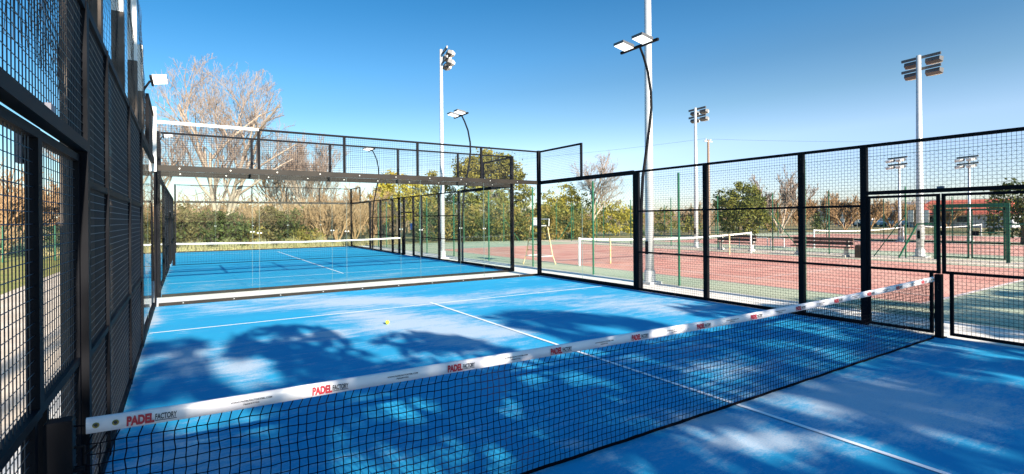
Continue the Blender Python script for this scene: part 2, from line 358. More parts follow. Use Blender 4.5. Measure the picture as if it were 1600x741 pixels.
for t, y, wy in ((e1, 10.2, -1), (e2, 11.8, 1), (e3, 32.15, -1)):
    lo = min(y, y-wy*.0)-.0
    box_part('corner_post', t, (9.945, 10.045, y-.05, y+.05, 0, H4+.03))
    if y == 10.2:
        box_part('corner_post', t, (-.012, .022, y-.02, y+.03, 0, H3-.08))
        p = box_part('corner_post', t, (-.025, .045, y-.045, y+.045, H3-.08, 4.22), 'whitepaint'); p['label'] = 'white painted upper corner post'
    else: box_part('corner_post', t, (-.045, .045, y-.05, y+.05, 0, H4+.03))
def side_wall(x, y_c, d, out, label, ylast, gate=True, pitch=.05, H3=H3, slim=False):
    """side wall at x starting from the corner y_c and running in direction d (+1/-1) along y. out = outward sign in x"""
    t = thing('court_side_wall', label, 'mesh wall', (x, y_c, 0))
    S = lambda a: y_c+d*a
    def B(name, a0, a1, z0, z1, m='steel', th=.06, off=0):
        ya, yb = sorted((S(a0), S(a1))); xa, xb = sorted((x+off*out, x+(off+th)*out)); return box_part(name, t, (xa, xb, ya, yb, z0, z1), m)
    # glass part, 4.08 m
    g0 = .055; e = 4.03
    B('base_rail', g0, e, 0, .09); B('glass_top_rail', g0, e, H3-.06, H3+.05)
    for a, b in ((g0, 2.036), (2.044, e)):
        B('glass_panel', a, b, .09, H3-.06, 'glass', .012, .03)
    B('glass_edge', 2.037, 2.043, .092, H3-.062, 'glassedge', .01, .031)
    B('mesh_post', 2.0, 2.06, H3+.05, H4+.02, th=.05, off=.005)
    B('top_rail', g0, 2.0, H4-.03, H4+.02, th=.05, off=.005)
    xx = x+.03*out
    ya, yb = sorted((S(g0), S(2.0)))
    obj('mesh_panel', wires(MB(), 'y', xx, ya, yb, H3+.05, H4-.03, pitch, .0022), M['wire'], t)
    B('post', e, e+.06, 0, H3+.03, off=-.003, th=.066)
    B('post', e+.07, e+.16, 0, H3+.03, th=.09)
    # mesh part: posts relative to the corner
    net = 10.2
    posts = [e+.16]
    a_list = [6.12, 8.16, 9.18]
    if gate:
        seq = [6.12, 8.16, 9.18] + [net+(net-q) for q in (9.18, 8.16, 6.12)]
    seq = [q for q in seq if q < ylast] + ([] if ylast in seq else [ylast])
    prev = e+.16
    for q in seq:
        isgate = abs((prev+q)/2-net) < .2; hw = .022 if slim and q < 8.9 else .045
        if not isgate:
            for z0, z1, nm in ((0, .06, 'base_rail'), (.93, .97, 'cross_rail'), (1.94, 1.98, 'cross_rail'), (H3-.02, H3+.03, 'top_rail')):
                B(nm, prev, q-hw, z0, z1, th=.045, off=.005)
            ya, yb = sorted((S(prev), S(q-hw)))
            obj('mesh_panel', wires(MB(), 'y', x+.026*out, ya, yb, .06, H3-.02, pitch, .0022), M['wire'], t)
        else:
            B('door_lintel', prev, q-hw, 2.14, 2.2, th=.06)
            B('top_rail', prev, q-hw, H3-.02, H3+.03, th=.045, off=.005)
            B('lintel_plate', net-.04, net+.04, 2.2, 2.23, 'plate', .05, .0)
            ya, yb = sorted((S(prev), S(q-hw)))
            obj('mesh_panel', wires(MB(), 'y', x+.026*out, ya, yb, 2.2, H3-.02, pitch, .0022), M['wire'], t)
        B('post', q-hw, q+hw, 0, H3+.03, th=.09)
        prev = q+hw
    return t
def gate_leaf(x, yn, side, out, label, pitch=.05, group='hinged court gates'):
    """one leaf of the double gate beside the net at yn; side +1/-1 = towards +y/-y"""
    t = thing('court_gate', label, 'gate', (x, yn+side*.97, 0), group)
    def B(name, a0, a1, z0, z1, th=.045, off=.008):
        ya, yb = sorted((yn+side*a0, yn+side*a1)); xa, xb = sorted((x+off*out, x+(off+th)*out)); return box_part(name, t, (xa, xb, ya, yb, z0, z1))
    f = MB()
    for a0, a1, z0, z1 in ((.93, .97, .03, 2.12), (.012, .052, .97, 2.12), (.10, .14, .03, .93), (.052, .93, 2.08, 2.12), (.012, .93, .93, .97), (.14, .93, .03, .07)):
        ya, yb = sorted((yn+side*a0, yn+side*a1)); xa, xb = sorted((x+.008*out, x+.053*out)); f.box(xa, xb, ya, yb, z0, z1)
    obj('gate_frame', f, M['steel'], t)
    m_ = MB(); ya, yb = sorted((yn+side*.052, yn+side*.93)); wires(m_, 'y', x+.03*out, ya, yb, .97, 2.08, pitch, .0022)
    ya, yb = sorted((yn+side*.14, yn+side*.93)); wires(m_, 'y', x+.03*out, ya, yb, .07, .93, pitch, .0022)
    obj('gate_mesh', m_, M['wire'], t)
    return t
side_wall(10.0, 10.2, -1, 1, 'black mesh side wall with glass end, right of the nearer blue court beside the tennis court', 14.28)
lw = side_wall(0.0, 10.2, -1, -1, 'tall black mesh side wall seen edge-on at the left, beside the camera', 13.3, H3=2.98, slim=True); lw.location.x = .01; lw.rotation_euler.z = .0085; lw.scale.z = 1.035
side_wall(10.0, 11.8, 1, 1, 'mesh side wall with glass end on the right of the farther blue court', 16.3, pitch=.1)
side_wall(10.0, 32.15, -1, 1, 'short far stretch of mesh and glass side wall at the far right corner of the farther court', 9.9, pitch=.1)['label'] = 'far half of the right side wall of the farther court'
side_wall(0.0, 11.8, 1, -1, 'mesh side wall seen edge-on on the left of the farther blue court', 16.3, pitch=.1)
gate_leaf(10, 0, 1, 1, 'right-hand gate leaf just behind the white-banded net end, nearer the glass', group=None)
gate_leaf(10, 0, -1, 1, 'gate leaf at the right edge of the photo, in front of the net', group=None)
lg = gate_leaf(0, 0, 1, -1, 'black mesh gate leaf at the left, ending at the thick black wall post', group=None)
lg2 = gate_leaf(0, 0, -1, -1, 'black mesh gate leaf cut by the left edge of the photo', group=None)
lb = MB().box(-.085, -.065, .0, .035, 1.98, 2.16).box(-.085, -.04, .035, .07, 1.98, 2.01); o = obj('gate_latch', lb, M['plate'], lg); lg.location.x = .06; lg2.location.x = .065; lg.scale.z = lg2.scale.z = 1.035
# tall white posts and black ball netting above the left wall
tn = thing('ball_netting', 'tall fine black ball netting hung above the left mesh wall', 'netting', (-.3, 6, 3))
for ya, yb, za, zb in ((-1.2, 2.04, 6.4, 6.4), (2.04, 4.08, 6.4, 6.2), (4.08, 6.12, 6.2, 5.6), (6.12, 8.16, 5.6, 4.9), (8.16, 10.1, 4.9, 3.6)):
    m_ = MB(); p = .06; a = ya
    while a <= yb:
        z1 = za+(zb-za)*(a-ya)/(yb-ya); pts = [(-.06+.03*math.sin(a*3+z*2.3)+.02*math.sin(z*7+a*9), a+.02*math.sin(z*9+a*5), z) for z in np.linspace(2.6, z1, 8)]
        for i in range(7): m_.tube(pts[i], pts[i+1], .0016, n=3, caps=False)
        a += p
    z = 2.6
    while z < max(za, zb):
        for i in range(6):
            a0, a1 = ya+(yb-ya)*i/6, ya+(yb-ya)*(i+1)/6
            if z < za+(zb-za)*(i+1)/6+.02:
                m_.tube((-.06+.03*math.sin(a0*3+z*2.3), a0, z+.02*math.sin(a0*4)), (-.06+.03*math.sin(a1*3+z*2.3), a1, z+.02*math.sin(a1*4)), .0016, n=3, caps=False)
        z += p
    obj('net_panel', m_, M['netblack'], tn)
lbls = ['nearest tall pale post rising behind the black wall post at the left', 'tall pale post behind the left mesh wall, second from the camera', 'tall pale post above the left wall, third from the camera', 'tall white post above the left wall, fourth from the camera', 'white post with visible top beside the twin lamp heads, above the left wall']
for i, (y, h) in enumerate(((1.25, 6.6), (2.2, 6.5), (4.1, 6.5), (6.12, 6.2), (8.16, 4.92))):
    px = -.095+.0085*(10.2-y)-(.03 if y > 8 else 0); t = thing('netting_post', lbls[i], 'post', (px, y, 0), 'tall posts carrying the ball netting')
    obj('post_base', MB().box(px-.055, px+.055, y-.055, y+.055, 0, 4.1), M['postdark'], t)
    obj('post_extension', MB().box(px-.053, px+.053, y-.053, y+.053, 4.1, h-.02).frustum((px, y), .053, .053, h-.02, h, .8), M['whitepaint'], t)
# ================================================================== NETS
ZX = [(.2, .918), (.6, .905), (1.2, .897), (2.5, .878), (4.4, .858), (5.2, .853), (6.6, .856), (8, .872), (9.72, .905)]
def bz(x): return float(np.interp(x, [a for a, b in ZX], [b for a, b in ZX]))
def make_net(yc, label, detail):
    t = thing('court_net', label, 'net', (5, yc, 0))
    m_ = MB(); n = 204 if detail else 100; k = 17 if detail else 9; rr = random.Random(3)
    sag = lambda x, f: .0
    jx = [[(.2+9.52*i/n)+((.004*math.sin(i*.35+j*.8)+rr.uniform(-.004, .004)+(.018 if j == k else 0)) if detail else 0) for j in range(k+1)] for i in range(n+1)]
    zz = lambda x, j: .03+(bz(x)-.07-.03)*j/k
    yy = lambda i, j: yc+.014*math.sin(i*.11)*math.sin(math.pi*j/k)+.005*math.sin(i*.7+j*2)*math.sin(math.pi*j/k)
    r = .0026 if detail else .002
    jz = [[rr.uniform(-.003, .003) if detail else 0 for j in range(k+1)] for i in range(n+1)]
    P = lambda i, j: (jx[i][j], yy(i, j), zz(jx[i][j], j)+jz[i][j])
    for i in range(n+1):
        for j in range(k):
            m_.tube(P(i, j), P(i, j+1), r, n=4, caps=False)
            if i < n: m_.tube(P(i, j), P(i+1, j), r, n=4, caps=False)
    obj('net_mesh', m_, M['netcord'], t)
    b = MB()
    for i in range(60):
        x0, x1 = .2+9.52*i/60, .2+9.52*(i+1)/60
        b.tube((x0, yc+.004*math.sin(i*1.7), .020), (x1, yc+.004*math.sin(i*1.7+1.7), .020), .012, n=5, caps=False)
    obj('bottom_cord', b, M['netcord'], t)
    hb = MB(); K = 120; prof = ((-.011, -.068), (-.013, -.035), (-.010, -.004), (0, .002), (.010, -.004), (.013, -.035), (.011, -.068))
    for i in range(K+1):
        x = .2+9.52*i/K
        for (oy, oz) in prof: hb.v.append((x, yc+oy*(1 if abs(oy) < .001 else 1), bz(x)+oz))
    q = len(prof)
    for i in range(K):
        for j in range(q-1): a = i*q+j; hb.f.append((a, a+q, a+q+1, a+1))
        a = i*q; hb.f.append((a+q-1, a+2*q-1, a+q, a))
    band = obj('head_band', hb, M['band'], t, smooth=True)
    obj('tension_cord', MB().tube((.1, yc, .90), (.2, yc, .885), .004, n=6), M['netcord'], t); obj('tension_cord', MB().tube((9.72, yc, .87), (9.9, yc, .885), .004, n=6), M['netcord'], t)
    for z in (.3, .55, .72): obj('tie_cord', MB().tube((.12, yc, z), (.21, yc, z-.02), .003, n=5), M['netcord'], t)
    return t, band
net1, band1 = make_net(0, 'black padel net with white printed head band stretched across the nearer blue court', True)
net2, band2 = make_net(21.95, 'far padel net with plain white band across the farther blue court', False)
def text_mesh(body, size, sx, bold=.0):
    cu = bpy.data.curves.new('txt', 'FONT'); cu.body = body; cu.size = size; cu.offset = bold; cu.extrude = 0.0003
    o = bpy.data.objects.new('txt', cu); col.objects.link(o); bpy.context.view_layer.update()
    me = bpy.data.meshes.new_from_object(o.evaluated_get(bpy.context.evaluated_depsgraph_get())); bpy.data.objects.remove(o)
    v = np.zeros(len(me.vertices)*3); me.vertices.foreach_get('co', v); v = v.reshape(-1, 3); v[:, 0] -= v[:, 0].min(); v[:, 0] *= sx/v[:, 0].max()
    me.vertices.foreach_set('co', v.ravel()); me.update(); return me
t_padel = text_mesh('PADEL', .057, .105, .003); t_padel.materials.append(M['red'])
t_fact = text_mesh('FACTORY', .037, .085, .0008); t_fact.materials.append(M['blackprint'])
t_url = text_mesh('WWW.PADELFACTORYSBL.COM', .012, .19, .0002); t_url.materials.append(M['blackprint'])
t_tel = text_mesh('760697795', .011, .075, .0002); t_tel.materials.append(M['blackprint'])
um = MB().box(0, .085, 0, .003, 0, .0003); u_me = bpy.data.meshes.new('underline'); u_me.from_pydata(um.v, [], um.f); u_me.materials.append(M['blackprint'])
def on_band(name, me, x, dz):
    o = link(name, me, None, band1); ang = -math.atan((bz(x+.1)-bz(x))/.1)
    o.rotation_euler = (R(90), ang, 0) ; o.rotation_mode = 'XYZ'
    o.location = Vector((x, -.0175, bz(x)+dz))-wloc(band1); return o
xk = .345; k = 0
while xk < 9.4:
    on_band('logo_text', t_padel, xk, -.056)
    on_band('logo_text', t_fact, xk+.108, -.047); on_band('logo_underline', u_me, xk+.108, -.054)
    if xk+.6 < 9.6: on_band('web_address', t_url, xk+.42, -.032); on_band('phone_number', t_tel, xk+.475, -.048)
    xk += .81; k += 1
for x in (.235, .305, 9.62, 9.69):
    m_ = MB(); 
    for i in range(12):
        a, b = 2*math.pi*i/12, 2*math.pi*(i+1)/12; m_.tube((x+.010*math.cos(a), -.0145, bz(x)-.034+.010*math.sin(a)), (x+.010*math.cos(b), -.0145, bz(x)-.034+.010*math.sin(b)), .0032, n=5)
    e = obj('eyelet', m_, M['brass'], band1); 
    obj('eyelet_hole', MB().tube((x, -.0135, bz(x)-.034), (x, -.0145, bz(x)-.034), .008, n=10), M['blackprint'], band1)
def net_post(x, y, s, label):
    t = thing('net_post', label, 'net post', (x, y, 0))
    obj('post_tube', MB().box(x-.048, x+.048, y-.04, y+.04, 0, .925).frustum((x, y), .048, .04, .925, .93, .9), M['steel'], t)
    obj('base_plate', MB().box(x-.075, x+.075, y-.07, y+.07, 0, .0105), M['steel'], t)
    if s:
        c = MB(); c.path([(x+s*.05, y-.01, .80), (x+s*.085, y-.01, .80), (x+s*.085, y-.01, .72)], .006, 6).tube((x+s*.085, y-.01, .76), (x+s*.13, y-.03, .80), .005, n=6).tube((x+s*.05, y-.01, .70), (x+s*.085, y-.01, .70), .011, n=8)
        obj('crank_handle', c, M['steel'], t)
net_post(.11, 0, 1, 'black square net post with small crank at the bottom left corner')
net_post(9.93, 0, -1, 'black square net post at the right end of the near net')
net_post(.12, 21.95, 0, 'far net post at the left end of the farther net')
net_post(9.86, 21.95, 0, 'far net post at the right end of the farther net')
b_ = MB(); b_.lathe((0, 0), [(.0335*math.cos(a)+1e-4, .0335+.0335*math.sin(a)) for a in np.linspace(-1.5, 1.5, 13)], 18)
bo = obj('tennis_ball', b_, M['ball'], smooth=True); bo.location = (3.47, 5.58, 0.004); tag(bo, 'yellow ball lying on the sandy blue court', 'ball')
sm = MB()
sb = obj('rule_sign', MB().box(9.98, 9.99, 21.0, 21.25, 1.3, 1.62), M['bluesign'], origin=(9.985, 21.1, 1.3)); tag(sb, 'small blue notice fixed to the farther court side wall', 'sign')
# ================================================================== LIGHTS
def led_pole(x, y, out, label):
    t = thing('court_light', label, 'floodlight', (x, y, 0), 'curved twin-head court lights')
    pts = [(.12, 0.0), (.12, 1.0), (.14, 2.0), (.20, 2.8), (.34, 3.5), (.46, 4.1), (.53, 4.6), (.52, 5.0), (.42, 5.5), (.27, 5.85), (.14, 6.08)]
    obj('curved_pole', MB().path([(x+out*a, y, z) for a, z in pts], .045, 8, .03), M['steel'], t, smooth=True)
    xa = x+out*.10
    obj('cross_arm', MB().box(xa-.03, xa+.03, y-.62, y+.62, 6.06, 6.12), M['steel'], t)
    for dy in (-.31, .31):
        m_ = MB(); h = MB(); a = R(18)
        def pt(u, v, n): return (xa-out*(.02+u*math.cos(a))+out*n*math.sin(a)*0, y+dy+v, 6.10+n+u*math.sin(a)*.55)
        m_.quadbox([pt(0, -.17, -.0), pt(.40, -.17, 0), pt(.40, .17, 0), pt(0, .17, 0), pt(0, -.17, .08), pt(.40, -.17, .06), pt(.40, .17, .06), pt(0, .17, .08)])
        hd = obj('lamp_head', m_, M['lampbody'], t)
        h.quadbox([pt(.015, -.155, -.012), pt(.385, -.155, -.012), pt(.385, .155, -.012), pt(.015, .155, -.012), pt(.015, -.155, -.002), pt(.385, -.155, -.002), pt(.385, .155, -.002), pt(.015, .155, -.002)])
        obj('lamp_glass', h, M['led'], hd)
    return t
led_pole(10.05, 6.07, 1, 'black curved pole with two square white lamp heads in front of the thick grey mast')
led_pole(10.05, 15.9, 1, 'black curved pole with two white lamp heads right of the slim grey mast')
led_pole(10.05, 28.0, 1, 'small distant curved pole with two white lamp heads above the far corner')
led_pole(-.2, 16.0, -1, 'pair of white lamp heads at the left beside the tall white post top')
led_pole(-.3, 28.0, -1, 'small distant white lamp heads low at the left, behind the end wall mesh')
def mast(x, y, h, r, label, heads, face, sc=1.0, blank=False):
    t = thing('light_mast', label, 'floodlight mast', (x, y, 0), 'grey sports floodlight masts')
    obj('mast_pole', MB().lathe((x, y), [(r, 0), (r*.95, h*.3), (r*.62, h)], 14), M['greypole'], t, smooth=True)
    obj('mast_base', MB().box(x-r*2, x+r*2, y-r*2, y+r*2, -.01, .05).lathe((x, y), [(r*1.35, .05), (r*1.3, .35), (r*1.02, .36)], 12), M['greypole'], t)
    if not blank: obj('inspection_hatch', MB().box(x-r*1.06, x-r*.9, y-.05, y+.05, .8, 1.15), M['steel'], t)
    f = Vector((math.cos(face), math.sin(face), 0)); sdv = Vector((-f.y, f.x, 0))
    for zi in range(heads):
        z = h-.12-zi*.62*sc
        c = MB(); a = Vector((x, y, z))+f*(r+.03)-sdv*.92*sc; b = Vector((x, y, z))+f*(r+.03)+sdv*.92*sc
        c.quadbox([a-f*.03, b-f*.03, b+f*.03, a+f*.03, a-f*.03+up*.11, b-f*.03+up*.11, b+f*.03+up*.11, a+f*.03+up*.11])
        obj('cross_arm', c, M['lampbody'], t)
        for s in (-1, 1):
            o = Vector((x, y, z-.10))+f*(r+.08)+sdv*s*.50*sc; tl = R(14); d = f*math.cos(tl)-up*math.sin(tl); n = up*math.cos(tl)+f*math.sin(tl)
            m_ = MB(); w0, w1, L_ = .33*sc, .38*sc, .42*sc
            def ring(k, ww, hh): return [o+d*k-sdv*ww-n*hh, o+d*k+sdv*ww-n*hh, o+d*k+sdv*ww+n*hh, o+d*k-sdv*ww+n*hh]
            ra, rb = ring(0, w0, .10*sc), ring(L_*.7, w1, .14*sc)
            m_.quadbox([ra[0], ra[1], ra[2], ra[3], rb[0], rb[1], rb[2], rb[3]])
            hd = obj('lamp_housing', m_, M['lampbody'], t)
            m2 = MB(); ra, rb = ring(L_*.7+.002, w1*.99, .138*sc), ring(L_*1.25, w1*.55, .07*sc); m2.quadbox([ra[0], ra[1], ra[2], ra[3], rb[0], rb[1], rb[2], rb[3]])
            obj('lamp_visor', m2, M['visor'], hd)
    return t
mast(11.3, 6.82, 12.5, .115, 'thick pale grey mast running out of the top of the photo', 2, R(0))
mast(10.52, 18.6, 9.65, .11, 'slim grey mast with four lamps facing right, beyond the farther court', 2, R(-12), .68)
mast(26.4, 16.9, 8.4, .12, 'grey mast with four lamps behind the tennis net, left of the utility pole', 2, R(-6), .72)
mast(27.4, 6.15, 8.75, .14, 'grey mast with four lamps against the sky at the right, nearest of the right ones', 2, R(-6), .80)
mast(42.4, 12.4, 5.9, .10, 'short distant mast seen low through the mesh, left of the two small ones', 2, R(160), .75)
mast(46.2, 9.7, 5.9, .10, 'short distant mast seen low through the mesh, rightmost of the small ones', 2, R(160), .75)
# utility pole + wires
up_t = thing('utility_pole', 'weathered wooden utility pole with wires right of the distant mast', 'utility pole', (48.7, 32.4, 0))
obj('pole_shaft', MB().lathe((48.7, 32.4), [(.17, 0), (.12, 10.3)], 8), M['woodpole'], up_t)
obj('insulator_arm', MB().box(48.0, 49.4, 32.35, 32.45, 10.05, 10.15).tube((48.3, 32.4, 10.15), (48.3, 32.4, 10.4), .06).tube((49.1, 32.4, 10.15), (49.1, 32.4, 10.4), .06), M['greypole'], up_t)
for n_, (dx, tgt, lb) in enumerate(((-.4, (5, 75, 9), 'thin power line running left from the utility pole'), (.4, (110, -8, 12), 'thin power line running right from the utility pole'))):
    pts = []; a = Vector((48.7+dx, 32.4, 10.4)); b = Vector(tgt)
    for i in range(21): q = i/20; p = a.lerp(b, q); p.z -= 1.2*4*q*(1-q); pts.append(p)
    tag(obj('power_line', MB().path(pts, .009, 4), M['netblack'], origin=tuple(a)), lb, 'wire')
# ================================================================== TENNIS SIDE
def cl_fence(label, axis, fixed, a0, a1, h, posts, pitch=.09, loc=None, braces=(), pr=.03, wr=.0016, skip=()):
    loc = (fixed, a0, 0) if axis == 'y' else (a0, fixed, 0)
    t = thing('chain_link_fence', label, 'fence', loc)
    P = (lambda a, z, o=0: (a, fixed+o, z)) if axis == 'x' else (lambda a, z, o=0: (fixed+o, a, z))
    for a in posts: obj('post', MB().tube(P(a, 0, .04), P(a, h+.06, .04), pr, n=8), M['green'], t)
    segs = []; s0 = a0
    for lo, hi in skip: segs.append((s0, lo)); s0 = hi
    segs.append((s0, a1)); m_ = MB()
    for lo, hi in segs:
        chain(m_, axis, fixed, lo, hi, .03, h, pitch, wr)
        for z in (.05, h/2, h): m_.tube(P(lo, z), P(hi, z), wr*1.5, n=4)
    obj('wire_mesh', m_, M['greenwire'], t)
    for a, d in braces: obj('brace', MB().tube(P(a, h*.62, .04), P(a+d, 0, .04), pr*.75, n=6), M['green'], t)
    return t
cl_fence('green chain-link fence running along the pale strip beside the padel courts', 'y', 11.45, -4, 31, 2.92, [-3.4, 2.75, 5.98, 9.34, 12.7, 16, 19.4, 22.7, 26, 29.3, 31], .11, wr=.0013)
cl_fence('green fence with leaning braces behind the benches on the far side of the tennis court', 'y', 26.6, -6, 31, 3.0, [-4, -1, 1.6, 6.4, 9.5, 12.3, 15.6, 19, 22.5, 26, 29, 31], .2, braces=((15.6, 1.6), (12.3, -1.5), (26, 1.6), (1.6, -1.3), (6.4, 1.2), (22.5, -1.5)), wr=.002, skip=((3.2, 5.3),))
cl_fence('green end fence behind the tennis court in front of the hedge', 'x', 31.0, 11.45, 58, 3.0, [14.5, 18, 21.5, 25, 28.5, 32, 36, 40, 44, 48, 52, 56], .24, wr=.002, braces=((21.5, 1.5), (28.5, -1.6), (36, 1.5), (44, 1.6)))
cl_fence('green fence between the second and third tennis courts', 'y', 44, -4, 31, 3.0, [-2, 2, 6, 10, 14, 18, 22, 26, 30], .4, wr=.002)
cl_fence('low green fence beyond the lawn at the far left', 'y', -9.0, 18, 44, 1.6, [18+2.6*i for i in range(11)], .3, wr=.003, pr=.04)
cl_fence('green fence crossing behind the lawn seen through the left gate', 'x', 29, -16, -2.6, 1.6, [-15.5+1.8*i for i in range(8)], .12, wr=.003, pr=.04)
# green double gate
gg = thing('green_double_gate', 'green framed double gate with mesh and black locks between tennis courts', 'gate', (26.6, 4.2, 0))
f = MB()
for y in (3.15, 5.35): f.box(26.55, 26.65, y-.05, y+.05, 0, 2.25)
f.box(26.55, 26.65, 3.2, 5.3, 2.1, 2.25); obj('gate_frame', f, M['green'], gg)
for y0, y1 in ((3.22, 4.22), (4.28, 5.28)):
    l = MB()
    for a0, a1, z0, z1 in ((y0, y0+.05, .1, 2.05), (y1-.05, y1, .1, 2.05), (y0, y1, .1, .15), (y0, y1, 1.98, 2.05), (y0, y1, 1.1, 1.15)): l.box(26.575, 26.625, a0, a1, z0, z1)
    lf = obj('gate_leaf', l, M['green'], gg)
    obj('leaf_mesh', wires(MB(), 'y', 26.6, y0+.05, y1-.05, .15, 1.98, .12, .004), M['greenwire'], lf)
    obj('lock_box', MB().box(26.5, 26.56, (y0+y1)/2-.1+.35, (y0+y1)/2+.1+.35, 1.0, 1.18), M['steel'], lf)
for y, d in ((3.1, -1.0), (5.4, 1.0)):
    obj('brace', MB().path([(26.5, y, 1.45), (26.4, y+d*.5, 1.45), (26.2, y+d*1.1, 0)], .035, 8), M['green'], gg)
def tennis_net(x0, x1, y, label, strap=None):
    t = thing('tennis_net', label, 'net', ((x0+x1)/2, y, 0), 'tennis court nets')
    for x in (x0, x1): obj('net_post', MB().tube((x, y, 0), (x, y, 1.07), .045, n=8), M['whitepaint'], t)
    z = lambda q: 1.05-.13*4*q*(1-q)
    b = MB(); K = 16
    for i in range(K):
        a, c = i/K, (i+1)/K; xa, xb = x0+(x1-x0)*a, x0+(x1-x0)*c
        b.quadbox([(xa, y-.012, z(a)-.07), (xb, y-.012, z(c)-.07), (xb, y+.012, z(c)-.07), (xa, y+.012, z(a)-.07), (xa, y-.012, z(a)), (xb, y-.012, z(c)), (xb, y+.012, z(c)), (xa, y+.012, z(a))])
    obj('head_band', b, M['whitepaint'], t)
    m_ = MB(); wires(m_, 'x', y, x0, x1, .03, .88, .09, .0016); obj('net_mesh', m_, M['netcord'], t)
    if strap:
        for x in strap: obj('singles_stick', MB().tube((x, y-.05, 0), (x, y-.05, 1.0), .03, n=8), M['rusty'], t)
    return t
tennis_net(13.15, 24.2, 12.0, 'tennis net with white band and rusty singles posts on the nearest red court', (14.7, 22.4))
tennis_net(30.6, 42.4, 12.2, 'tennis net on the second red court, beyond the benches')
tennis_net(46, 58, 12.2, 'most distant tennis net, at the far right behind the green gate')
# umpire chair
uc = thing('umpire_chair', 'tall rusty white umpire chair with grey seat beside the tennis net', 'umpire chair', (12.35, 13.5, 0))
cx, cy = 12.35, 13.5
for sx, sy in ((-1, -1), (1, -1), (1, 1), (-1, 1)):
    p0 = (cx+sx*.42, cy+sy*.52, 0); p1 = (cx+sx*.34, cy+sy*.42, .35); p2 = (cx+sx*.22, cy+sy*.26, 1.5)
    obj('leg', MB().tube(p0, p1, .022).path([p1, p2], .022), M['whitepaint'] if sx*sy > 0 else M['rusty'], uc)
obj('cross_brace', MB().tube((cx-.35, cy-.43, .33), (cx+.35, cy-.43, .33), .016).tube((cx-.35, cy+.43, .33), (cx+.35, cy+.43, .33), .016).tube((cx+.35, cy-.43, .33), (cx+.35, cy+.43, .33), .016).tube((cx-.35, cy-.43, .33), (cx-.35, cy+.43, .33), .016), M['whitepaint'], uc)
for z in (.55, .78, 1.0, 1.22):
    q = .42+(.26-.42)*(z-.35)/1.15; obj('step', MB().box(cx-.3, cx-.22, cy-q, cy+q, z, z+.025), M['rusty'], uc)
seat = MB().box(cx-.2, cx+.2, cy-.22, cy+.22, 1.5, 1.54)
seat.quadbox([(cx-.2, cy+.16, 1.54), (cx+.2, cy+.16, 1.54), (cx+.2, cy+.22, 1.54), (cx-.2, cy+.22, 1.54), (cx-.14, cy+.25, 1.84), (cx+.14, cy+.25, 1.84), (cx+.14, cy+.28, 1.84), (cx-.14, cy+.28, 1.84)])
obj('seat', seat, M['seat'], uc)
obj('armrest', MB().path([(cx-.22, cy+.2, 1.78), (cx-.24, cy-.35, 1.78), (cx-.22, cy-.35, 1.5)], .018).path([(cx+.22, cy+.2, 1.78), (cx+.24, cy-.35, 1.78), (cx+.22, cy-.35, 1.5)], .018), M['whitepaint'], uc)
def bench(x, y, label, L_=2.3):
    t = thing('park_bench', label, 'bench', (x, y, 0), 'benches beside the tennis court')
    for s in (-1, 1):
        l = MB().box(x-.05, x+.45, y+s*L_*.4-.06, y+s*L_*.4+.06, 0, .1).box(x+.08, x+.3, y+s*L_*.4-.05, y+s*L_*.4+.05, .1, .40).box(x+.3, x+.38, y+s*L_*.4-.05, y+s*L_*.4+.05, .40, .8)
        obj('leg', l, M['benchleg'], t)
    obj('seat', MB().box(x-.05, x+.12, y-L_/2, y+L_/2, .405, .46).box(x+.14, x+.30, y-L_/2, y+L_/2, .405, .46), M['wood'], t)
    obj('backrest', MB().box(x+.24, x+.297, y-L_/2, y+L_/2, .52, .66).box(x+.24, x+.297, y-L_/2, y+L_/2, .70, .84), M['wood'], t)
bench(25.3, 13.7, 'dark wooden bench with pale legs behind the white tennis net post')
bench(24.9, 9.1, 'dark slatted bench with pale legs on sand, right of the tennis net', 2.6)
pb = MB().box(24.95, 25.35, 7.25, 7.65, 0, .52).frustum((25.15, 7.45), .2, .2, .52, .56, .8); tag(obj('litter_box', pb, M['wood'], origin=(25.15, 7.45, 0)), 'brown box standing at the right end of the bench', 'box')
rl = thing('tubular_rail', 'low white tubular rails behind the tennis net post', 'railing', (27.9, 13, 0))
for i in range(3):
    y = 12.4+i*.95; obj('rail_hoop', MB().path([(27.9, y, 0), (27.9, y, .62), (27.9, y+.75, .62), (27.9, y+.75, 0)], .025, 6), M['whitepaint'], rl)
obj('rail_bar', MB().tube((27.9, 12.0, .12), (27.9, 15.2, .12), .025, n=6), M['whitepaint'], rl)
for i, (x, y, w_) in enumerate(((85, 38.3, .95), (86, 36.1, .95), (86.5, 34.4, 1.0), (87.5, 27.6, .7), (88, 26.0, .7))):
    t = thing('notice_panel', ['leftmost', 'second from left', 'third from left', 'fourth from left', 'rightmost'][i]+' of the white panels standing in the far meadow', 'panel', (x, y, 0), 'white panels in the meadow')
    obj('panel_board', MB().box(x-.03, x+.03, y-w_/2, y+w_/2, .9, 2.55), M['sign'], t)
    for s in (-.35, .35): obj('panel_leg', MB().box(x-.03, x+.03, y+s*w_-.04, y+s*w_+.04, 0, .9), M['greypole'], t)
